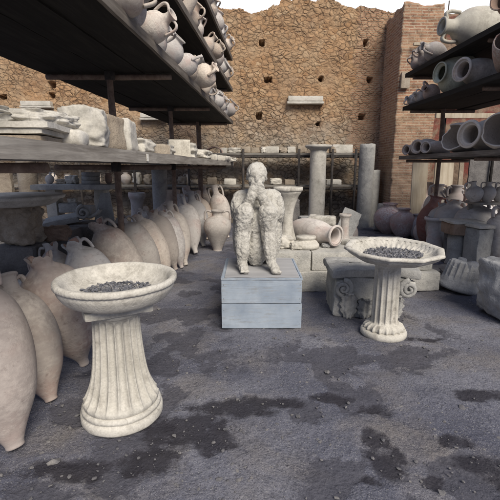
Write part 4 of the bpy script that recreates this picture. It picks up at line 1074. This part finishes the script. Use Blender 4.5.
tstone(tomesh(rock(.36, .34, .08, 12, .14, 20)), -1.10, 2.06, MARBLE2, 'rough white slab overlapping the end of the layered slab', 'slab', ZT+.086, -.2, name='rough_slab')
tstone(tomesh(slab(.13, .22, .09, .02, .012, 6, 14, .03)), -.935, 2.15, MARBLE, 'low pinkish tan block between the white slabs and the rough block', z=ZT, rz=.2)
tstone(tomesh(rock(.27, .36, .235, 13, .12, 22)), -.99, 2.44, MARBLE2, 'large rough white block shaped like a hump on the left table', 'stone', ZT, .3, name='rough_block')
tstone(tomesh(slab(.10, .30, .22, .02, .012, 6, 15, .02)), -.925, 2.62, TUFA, 'tan upright block touching the humped white block', z=ZT, rz=-.35)
tstone(tomesh(slab(.17, .30, .235, .02, .014, 6, 16, .03, taper=.15)), -.93, 3.0, MARBLE, 'pale squared block with a sloping top on the left table', z=ZT, rz=.1)
tstone(tomesh(rock(.30, .4, .13, 17, .2, 12)), -.98, 3.42, MARBLE, 'low greyish fragment right of the squared block', z=ZT)
tstone(tomesh(slab(.22, .18, .10, .02, .01, 6, 18, .02)), -.87, 3.75, TUFA, 'flat tan fragment with a notched top on the table', z=ZT, rz=.6)
tstone(tomesh(rock(.26, .35, .12, 19, .2, 12)), -.92, 4.15, MARBLE2, 'pale rounded fragment left of the white cube', z=ZT)
tstone(tomesh(slab(.25, .25, .20, .03, .004, 5, 20, .008)), -.83, 4.72, MARBLE2, 'clean white squared marble block on the left table', 'stone block', ZT, .25, name='marble_block', color=(1.12, 1.1, 1.05))
tstone(tomesh(rock(.30, .5, .19, 21, .2, 14)), -.84, 5.25, MARBLE2, 'broken white fragment right of the clean squared block', z=ZT, rz=.1)
tstone(tomesh(rock(.34, .6, .14, 22, .2, 14)), -.76, 5.95, MARBLE, 'long low pale fragment further along the left table', z=ZT)
tstone(tomesh(slab(.34, .6, .09, .03, .012, 5, 23, .02)), -.72, 6.8, MARBLE, 'flat pale slab lying near the far end of the table', 'slab', ZT, .1)
tstone(tomesh(slab(.40, .7, .10, .03, .016, 5, 24, .03)), -.62, 7.8, MARBLE, 'stepped pale slab second from the far table end', 'slab', ZT, -.1)
tstone(tomesh(rock(.40, .6, .10, 25, .2, 12)), -.50, 8.65, MARBLE, 'ragged pale slab hanging over the far end of the table', 'slab', ZT, .1)
tg = aty(146, 157, 3.2); 
o = single('price_tag', tomesh(slab(.045, .003, .055, .02, .0005, 5, 1, .001)), MARBLE2, 'small white paper tag on the table edge', 'tag', None, (lx(3.05)+.041, 3.05, 1.49), PI/2-LR, color=(1.3, 1.3, 1.3))

# ------------------------------------------------------------------ clutter below the left table
mb = empty('stone_bench', aty(77, 189, 4.7), 'grey stone slab bench on two block legs under the left table', 'bench')
link('seat_slab', tomesh(slab(.92, .36, .06, .03, .006, 5, 2, .012)), STONE, mb)
for q in (-.30, .27): link('leg', tomesh(slab(.12, .2, mb.location.z, .04, .006, 5, 4, .01)), MARBLE, mb).location = (q, .05, -mb.location.z+.002)
zb = mb.location.z+.058
o = empty('disc_stack', (aty(90, 180, 4.7).x, 4.72, zb), 'short stack of round grey stone discs on the bench slab', 'discs')
for i in range(3):
    link('disc', tomesh(revolve([(0, 0), (.10, 0), (.105, .01), (.104, .04), (.098, .045), (0, .045)], 28)), STONE, o).location = (.004*i, 0, .046*i)
single('stone_fragment', tomesh(rock(.13, .12, .10, 31)), MARBLE, 'whitish lump on the bench slab beside the discs', 'stone', None, (aty(73, 180, 4.7).x, 4.68, zb))
single('stone_fragment', tomesh(rock(.12, .10, .06, 32)), TUFA, 'low tan lump at the middle of the bench slab', 'stone', None, (aty(63, 180, 4.7).x, 4.68, zb))
vessel('jug', (aty(48, 180, 4.7).x, 4.72, zb), (.2, 0, 1), .14, 'tiny jug at the left end of the bench slab', 'jug', None, 0, zb, 'jug')
vessel('wide', (aty(110, 180, 4.9).x, 4.85, zb), (0, 0, 1), .13, 'small reddish bowl at the right end of the bench slab', 'bowl', None, 0, zb, 'bowl', CLAY_PINK)
# big marble table slab at far left
p = aty(8, 200, 3.35)
o = empty('marble_table', (p.x, 3.45, 0), 'thick round marble table top on a rough carved stump at far left', 'table')
zt = aty(8, 196, 3.3).z
link('table_top', tomesh(revolve([(0, -.09), (.28, -.09), (.33, -.07), (.36, -.04), (.40, -.03), (.41, -.01), (.40, .0), (.34, .004), (0, .0)], 48, lambda th, r, z, i: (r*(1+.02*fbm(Vector((math.cos(th)*2, math.sin(th)*2, z*6)), 4)), z))), MARBLE, o).location = (0, 0, zt)
bm = rough_bm(slab(.30, .3, .34, .012, .03, 7, 41, .04, 30), .022, 16, 3); link('stump', tomesh(bm), TUFA, o).location = (.02, 0, zt-.43)
link('stump_foot', tomesh(slab(.36, .36, zt-.425, .04, .012, 5, 42, .02)), STONE_D, o).location = (.02, 0, 0)
bm = slab(.34, .22, .14, .012, .004, 5, 43, .01, 34)
for v in bm.verts:
    if v.co.y < -.08: v.co.y += .012*abs(math.sin(v.co.x*75))
single('fluted_fragment', tomesh(bm), MARBLE, 'pale fluted fragment low at the far left behind the jars', 'stone', None, (aty(8, 255, 3.0).x, 3.05, .42+.0), .1)
single('stone_block', tomesh(slab(.5, .4, .42, .04, .012, 5, 44, .02)), STONE_D, 'dark block carrying the fluted fragment at far left', 'stone block', None, (aty(8, 255, 3.0).x-.02, 3.1, 0), .1)
p = aty(62, 218, 4.1)
GU = 'broken stones under the left table'
def ustone(me, u, v, Y, mat, label, rz=0, cat='stone', color=None, name='stone_fragment', rot=None):
    p = aty(u, v, Y); o = single(name, me, mat, label, cat, GU, (p.x, Y, p.z), rz, True, color)
    if rot: o.rotation_euler = rot
    return o
def pile(u0, u1, v, Y, dy, label, seed, mat=STONE_D, name='stone_block', cat='stone block'):
    a = aty(u0, v, Y); b = aty(u1, v, Y)
    return single(name, tomesh(slab(b.x-a.x, dy, a.z, .035, .014, 5, seed, .02)), mat, label, cat, GU, ((a.x+b.x)/2, Y+dy/2, 0), 0)
pile(34, 66, 232, 3.75, .4, 'brownish low block right of the rough carved stump', 51)
pile(56, 98, 226, 4.15, .5, 'long dark block under the moulded pieces below the bench', 52)
ustone(tomesh(slab(.36, .25, .07, .02, .008, 6, 53, .015)), 63, 223, 4.3, STONE, 'grey moulded slab tilted on the dark stones below the bench', .3, rot=(R(8), R(-10), .3))
ustone(tomesh(slab(.22, .2, .12, .02, .008, 6, 54, .015)), 71, 212, 4.75, STONE, 'grey box-shaped block below the bench slab', .1)
ustone(tomesh(rock(.10, .1, .06, 55)), 73, 203, 4.75, MARBLE, 'small pale rubble piece on the box-shaped block', .1)
ustone(tomesh(rock(.24, .24, .13, 58)), 56, 240, 3.65, TUFA, 'rounded reddish brown stone low beside the pale broken jar', 0, color=(.7, .6, .58))
o = empty('volute_bracket', aty(84, 219, 4.25), 'stone bracket with a curled volute under the left table', 'bracket', GU)
bm = spiral(0, .07, .075, 1.6, 1, 0, .022); rough_bm(bm, .004, 16, 3); link('volute', tomesh(bm), STONE, o)
link('arm', tomesh(tube([(.02, .02, .02), (.08, .02, .03), (.14, .02, .06), (.18, .02, .10)], .02, 8)), STONE, o)
link('block', tomesh(slab(.16, .14, .14, .02, .008, 6, 59, .015)), STONE, o).location = (.0, .09, 0)
for i, (u1, u2, lab) in enumerate(((97, 104, 'grey stone strip leaning, left one beside the first post'), (104, 106, 'grey stone strip leaning, middle one beside the first post'), (112, 107, 'grey stone strip leaning, right one beside the first post'))):
    b = aty(u1, 226, 4.45); t = aty(u2, 193, 4.6); d = t-b
    o = single('stone_strip', tomesh(slab(.075, .03, d.length, .03, .004, 6, 60+i, .006)), STONE, lab, 'stone strip', 'leaning stone strips', b); o.rotation_mode = 'QUATERNION'; o.rotation_quaternion = quat_to(d)
pile(92, 118, 226, 4.35, .35, 'dark block the stone strips lean from', 64)
# more rubble deeper under the table
at_box('relief_panel', -30, 168, 9, 195, 6.3, .08, TUFA, 'shaded tan relief panel at the far left under the table', 'panel', None, 71, .012, z0=.6, cut=.03)
single('stone_block', tomesh(slab(2.0, .4, .6, .06, .012, 5, 72, .02)), STONE_D, 'long dark block carrying the relief panel', 'stone block', None, (-4.0, 6.35, 0))

# things on the back rack
GB = 'stones on the back pipe rack'
rg = random.Random(9)
def ontop(z, xs0, words, ygap=9.8):
    for i, (u, wpx, hpx, kind, lab) in enumerate(words):
        s = ygap*CP/F; w = wpx*s; h = hpx*s; x = aty(u, 152, 9.8).x
        if kind == 'slab': me = tomesh(slab(w, .25, h, .03, .010, 5, i+80, .015))
        elif kind == 'rock': me = tomesh(rock(w, .25, h, i+90, .2, 10))
        elif kind == 'arch':
            bm = revolve([(w*.5, 0), (w*.5, .30), (w*.42, .30), (w*.42, 0)], 32); bmesh.ops.bisect_plane(bm, geom=bm.verts[:]+bm.edges[:]+bm.faces[:], plane_co=(0, 0, 0), plane_no=(0, -1, 0), clear_outer=True)
            bmesh.ops.rotate(bm, verts=bm.verts[:], cent=(0, 0, 0), matrix=Matrix.Rotation(R(90), 3, 'X')); bmesh.ops.translate(bm, verts=bm.verts[:], vec=(0, .15, 0)); bmesh.ops.scale(bm, verts=bm.verts[:], vec=(1, 1, .7)); me = tomesh(bm)
        single({'slab': 'stone_slab', 'rock': 'stone_fragment', 'arch': 'roof_tile'}[kind], me, CLAY_PINK if kind == 'arch' else (MARBLE if i % 2 else TUFA), lab, {'slab': 'slab', 'rock': 'stone', 'arch': 'tile'}[kind], GB, (x, 9.74+.02*(i % 2), z), 0)
ontop(1.772, 0, [(215, 17, 7, 'arch', 'curved terracotta roof tile at the left on the back rack top plank'),
    (235, 14, 5, 'rock', 'grey fragment on the back rack top behind the figure left shoulder'), (246, 9, 6, 'slab', 'pale slab on the back rack top left of the figure head'),
    (272, 13, 6, 'slab', 'pale slab on the back rack top right of the figure head'), (283, 8, 5, 'rock', 'small lump on the back rack top, second right of the figure head'), (291, 8, 6, 'slab', 'squared block on the back rack top, third right of the figure head'),
    (301, 9, 7, 'slab', 'squared block on the back rack top touching the capital'),
    (224, 7, 5, 'slab', 'small block on the back rack top right of the curved roof tile'), (255, 8, 5, 'slab', 'thin pale slab on the back rack top just above and left of the figure head'), (264, 7, 6, 'rock', 'small lump on the back rack top directly behind the figure head'),
    (332, 6, 6, 'rock', 'small lump on the back rack top between capital and tapered slab'), (341, 20, 8, 'slab', 'wide tapered slab on the back rack top right of the capital')])
ontop(1.022, 0, [(196, 11, 5, 'rock', 'lump on the lower back rack plank near the third post'), (230, 12, 6, 'slab', 'slab on the lower back rack plank left of the figure'), (212, 9, 7, 'slab', 'upright slab on the lower back rack plank above the urn'),
    (276, 12, 6, 'rock', 'lump on the lower back rack plank right of the figure'), (290, 10, 5, 'slab', 'slab on the lower back rack plank above the marble pedestal'), (334, 15, 5, 'slab', 'slab on the lower back rack plank right of the pale column'),
    (147, 7, 10, 'rock', 'pale upright lump on the lower back rack plank left of the grey column'), (136, 8, 12, 'rock', 'pale tall lump on the lower back rack plank near the first post'), (182, 9, 8, 'rock', 'pale lump on the lower back rack plank by the second post')])
for i, (u, s, lab) in enumerate(((126, .3, 'small pot on the lower back rack plank just right of the first post'), (97, .28, 'small pot on the lower back rack plank above the stone discs'), (68, .26, 'small pot on the lower back rack plank above the bench middle'), (52, .3, 'small pot on the lower back rack plank right of the far left column'), (187, .26, 'small pot on the lower back rack plank right of the second post'))):
    x = aty(u, 180, 9.8).x; vessel(('globe', 'jug', 'wide')[i % 3], (x, 9.8, 1.02), (0, 0, 1), s, lab, 'pot', 'pots on the lower back rack plank', i, 1.021, 'pot')

# ------------------------------------------------------------------ right foreground stones
b = atz(458, 266)
o = empty('tray_pedestal', (b.x, b.y+.12, 0), 'square stone tray on a short round drum at the right', 'pedestal')
zt = aty(458, 234, b.y).z
link('drum', tomesh(revolve([(0, 0), (.135, 0), (.14, .02), (.125, .05), (.122, zt*.5), (.125, zt-.02), (0, zt-.01)], 36, lambda th, r, z, i: (r*(1+.03*fbm(Vector((math.cos(th)*2, math.sin(th)*2, z*4)), 4)), z))), STONE, o)
tr = link('tray', tomesh(slab(.46, .40, .17, .025, .010, 6, 6, .018)), TUFA, o); tr.location = (.06, .0, zt-.012); tr.color = (.85, .72, .68, 1)
bm = slab(.50, .44, .035, .025, .007, 6, 7, .012); link('tray_rim', tomesh(bm), MARBLE, o).location = (.06, 0, zt+.155)
b = atz(480, 272)
o = empty('stone_pedestal', (b.x, b.y+.15, 0), 'tapered grey stone pedestal with flat cap beside the square tray', 'pedestal')
zt2 = aty(476, 229, b.y).z
link('shaft', tomesh(slab(.20, .28, zt2, .03, .008, 5, 8, .015, taper=-.15)), STONE, o)
link('cap', tomesh(slab(.27, .34, .05, .03, .007, 5, 9, .014)), MARBLE, o).location = (0, 0, zt2)
o.rotation_euler = (0, 0, .15)
column('column', 446, 262, 232, 9, 'short dark slim column drum left of the tray pedestal', STONE_D, seed=12)
single('stone_block', tomesh(slab(.55, .30, .10, .03, .012, 6, 81, .02)), STONE_D, 'low dark flat stone on the floor before the tray pedestal', 'stone block', None, atz(440, 274), .3)
single('stone_block', tomesh(slab(.3, .26, .12, .03, .012, 6, 82, .02)), STONE_D, 'low dark squarish stone left of the fluted drum', 'stone block', None, atz(452, 278), -.2)
# fluted broken drum, tilted
bm = revolve([(0, 0), (.235, 0), (.24, .02), (.235, .05), (.222, .06), (.22, .07), (.205, .09), (.20, .12)] + [(.20-.02*k/12, .12+.22*k/12) for k in range(1, 13)] + [(.15, .345), (0, .33)], 16*10,
             lambda th, r, z, i: ((r-.018*sstep(.1, .8, abs(math.sin(9*th)))*(1 if z > .12 and r > .17 else 0))*(1+.02*fbm(Vector((math.cos(th)*2, math.sin(th)*2, z*4)), 4)), z - (.13*max(0, fbm(Vector((math.cos(th)*1.6, math.sin(th)*1.6, 2)), 4)+.15) if z > .28 else 0)))
p = atz(467, 297); o = single('fluted_drum', tomesh(bm), STONE, 'broken fluted column drum lying tilted at the right', 'column drum', None, (p.x+.02, p.y+.27, .03), 0); o.rotation_euler = (R(8), R(9), .4)
o.color = (.82, .84, .9, 1)
p = atz(497, 326)
o = single('boulder', tomesh(rock(.62, .58, .58, 7, .13, 22)), STONE, 'big rough squared boulder cut by the right edge', 'boulder', None, (p.x+.33, p.y+.22, 0), .2); o.color = (.9, .92, .98, 1)

# ------------------------------------------------------------------ loose stones on the floor (uncountable)
rg = random.Random(21); bm = bmesh.new()
def gz(x, y):
    return .018*fbm(Vector((x*.9, y*.9, 0)), 5) + .007*fbm(Vector((x*6, y*6, 3)), 4)
for i in range(3600):
    y = 1.1 + 7.5*rg.random()**1.7; x = rg.uniform(-.75, .75)*(y+.2)
    if noise.noise(Vector((x*1.3, y*1.3, 4))) < -.1 and rg.random() < .75: continue
    s = .0025+.009*rg.random()**3 + (rg.uniform(.006, .02) if rg.random() < .018 else 0)
    m = Matrix.Translation((x, y, gz(x, y)+s*.1)) @ Matrix.Rotation(rg.uniform(0, 6.28), 4, 'Z') @ Matrix.Diagonal((s*rg.uniform(.9, 1.7), s, s*rg.uniform(.35, .7), 1))
    r = bmesh.ops.create_icosphere(bm, subdivisions=1, radius=1, matrix=m)
    for v in r['verts']: v.co += Vector((rg.uniform(-1, 1), rg.uniform(-1, 1), rg.uniform(-1, 1)))*s*.22
gv = single('gravel', tomesh(bm), mat_rock('gravel_stone', (.09, .09, .10), (.16, .155, .16), (.28, .265, .25), 7, .4, .003), 'scattered small stones and grit on the earth floor', 'gravel', smooth=False); gv['kind'] = 'stuff'

# ------------------------------------------------------------------ light
SUN_EL, SUN_AZ = R(42), R(155)     # azimuth clockwise from +Y: behind the camera, slightly left
w = bpy.data.worlds.new('World'); sc.world = w; w.use_nodes = True; nt = w.node_tree
bg = nt.nodes['Background']; sky = nt.nodes.new('ShaderNodeTexSky'); sky.sky_type = 'NISHITA'; sky.sun_disc = False
sky.sun_elevation = SUN_EL; sky.sun_rotation = SUN_AZ; sky.dust_density = 4.0; sky.air_density = 1.0; sky.ozone_density = 1.5
wtc = nt.nodes.new('ShaderNodeTexCoord'); wn = nt.nodes.new('ShaderNodeTexNoise'); wn.inputs['Scale'].default_value = 2.2; wn.inputs['Detail'].default_value = 6; wn.inputs['Roughness'].default_value = .6
nt.links.new(wtc.outputs['Generated'], wn.inputs['Vector'])
wr = nt.nodes.new('ShaderNodeValToRGB'); wr.color_ramp.elements[0].position = .30; wr.color_ramp.elements[0].color = (.55,)*3+(1,); wr.color_ramp.elements[1].position = .6
nt.links.new(wn.outputs['Fac'], wr.inputs['Fac'])
wm = nt.nodes.new('ShaderNodeMix'); wm.data_type = 'RGBA'; nt.links.new(wr.outputs[0], wm.inputs[0]); nt.links.new(sky.outputs[0], wm.inputs[6]); 
sx_ = nt.nodes.new('ShaderNodeSeparateXYZ'); nt.links.new(wtc.outputs['Generated'], sx_.inputs[0])
mr = nt.nodes.new('ShaderNodeMapRange'); mr.inputs[1].default_value = .45; mr.inputs[2].default_value = .85; nt.links.new(sx_.outputs['Y'], mr.inputs[0])
cm = nt.nodes.new('ShaderNodeMix'); cm.data_type = 'RGBA'; nt.links.new(mr.outputs[0], cm.inputs[0]); cm.inputs[6].default_value = (4.8, 5.8, 8.6, 1); cm.inputs[7].default_value = (22, 22, 22.5, 1)   # made-up cloud light: white beyond the wall, dimmed elsewhere to cut the fill
nt.links.new(cm.outputs[2], wm.inputs[7])
nt.links.new(wm.outputs[2], bg.inputs['Color']); bg.inputs['Strength'].default_value = .052
sd = bpy.data.lights.new('sun', 'SUN'); sd.energy = 3.9; sd.angle = R(34); sd.color = (1, .92, .80)
s = bpy.data.objects.new('sun', sd); COL.objects.link(s)
dirv = Vector((math.sin(SUN_AZ)*math.cos(SUN_EL), math.cos(SUN_AZ)*math.cos(SUN_EL), math.sin(SUN_EL)))
s.rotation_mode = 'QUATERNION'; s.rotation_quaternion = Vector((0, 0, 1)).rotation_difference(dirv); s.location = dirv*30
vs_ = sc.view_settings; vs_.view_transform = 'Standard'; vs_.look = 'None'; vs_.gamma = 1; vs_.use_curve_mapping = False; vs_.exposure = .14
sc.cycles.max_bounces = 6; sc.cycles.diffuse_bounces = 4; sc.cycles.use_denoising = True
# labels must single things out: report doubles
seen = {}
for o in COL.objects:
    if o.parent is None and 'label' in o: seen.setdefault(o['label'], []).append(o.name)
for k, v in seen.items():
    if len(v) > 1: print('DUPLICATE LABEL', k, v)
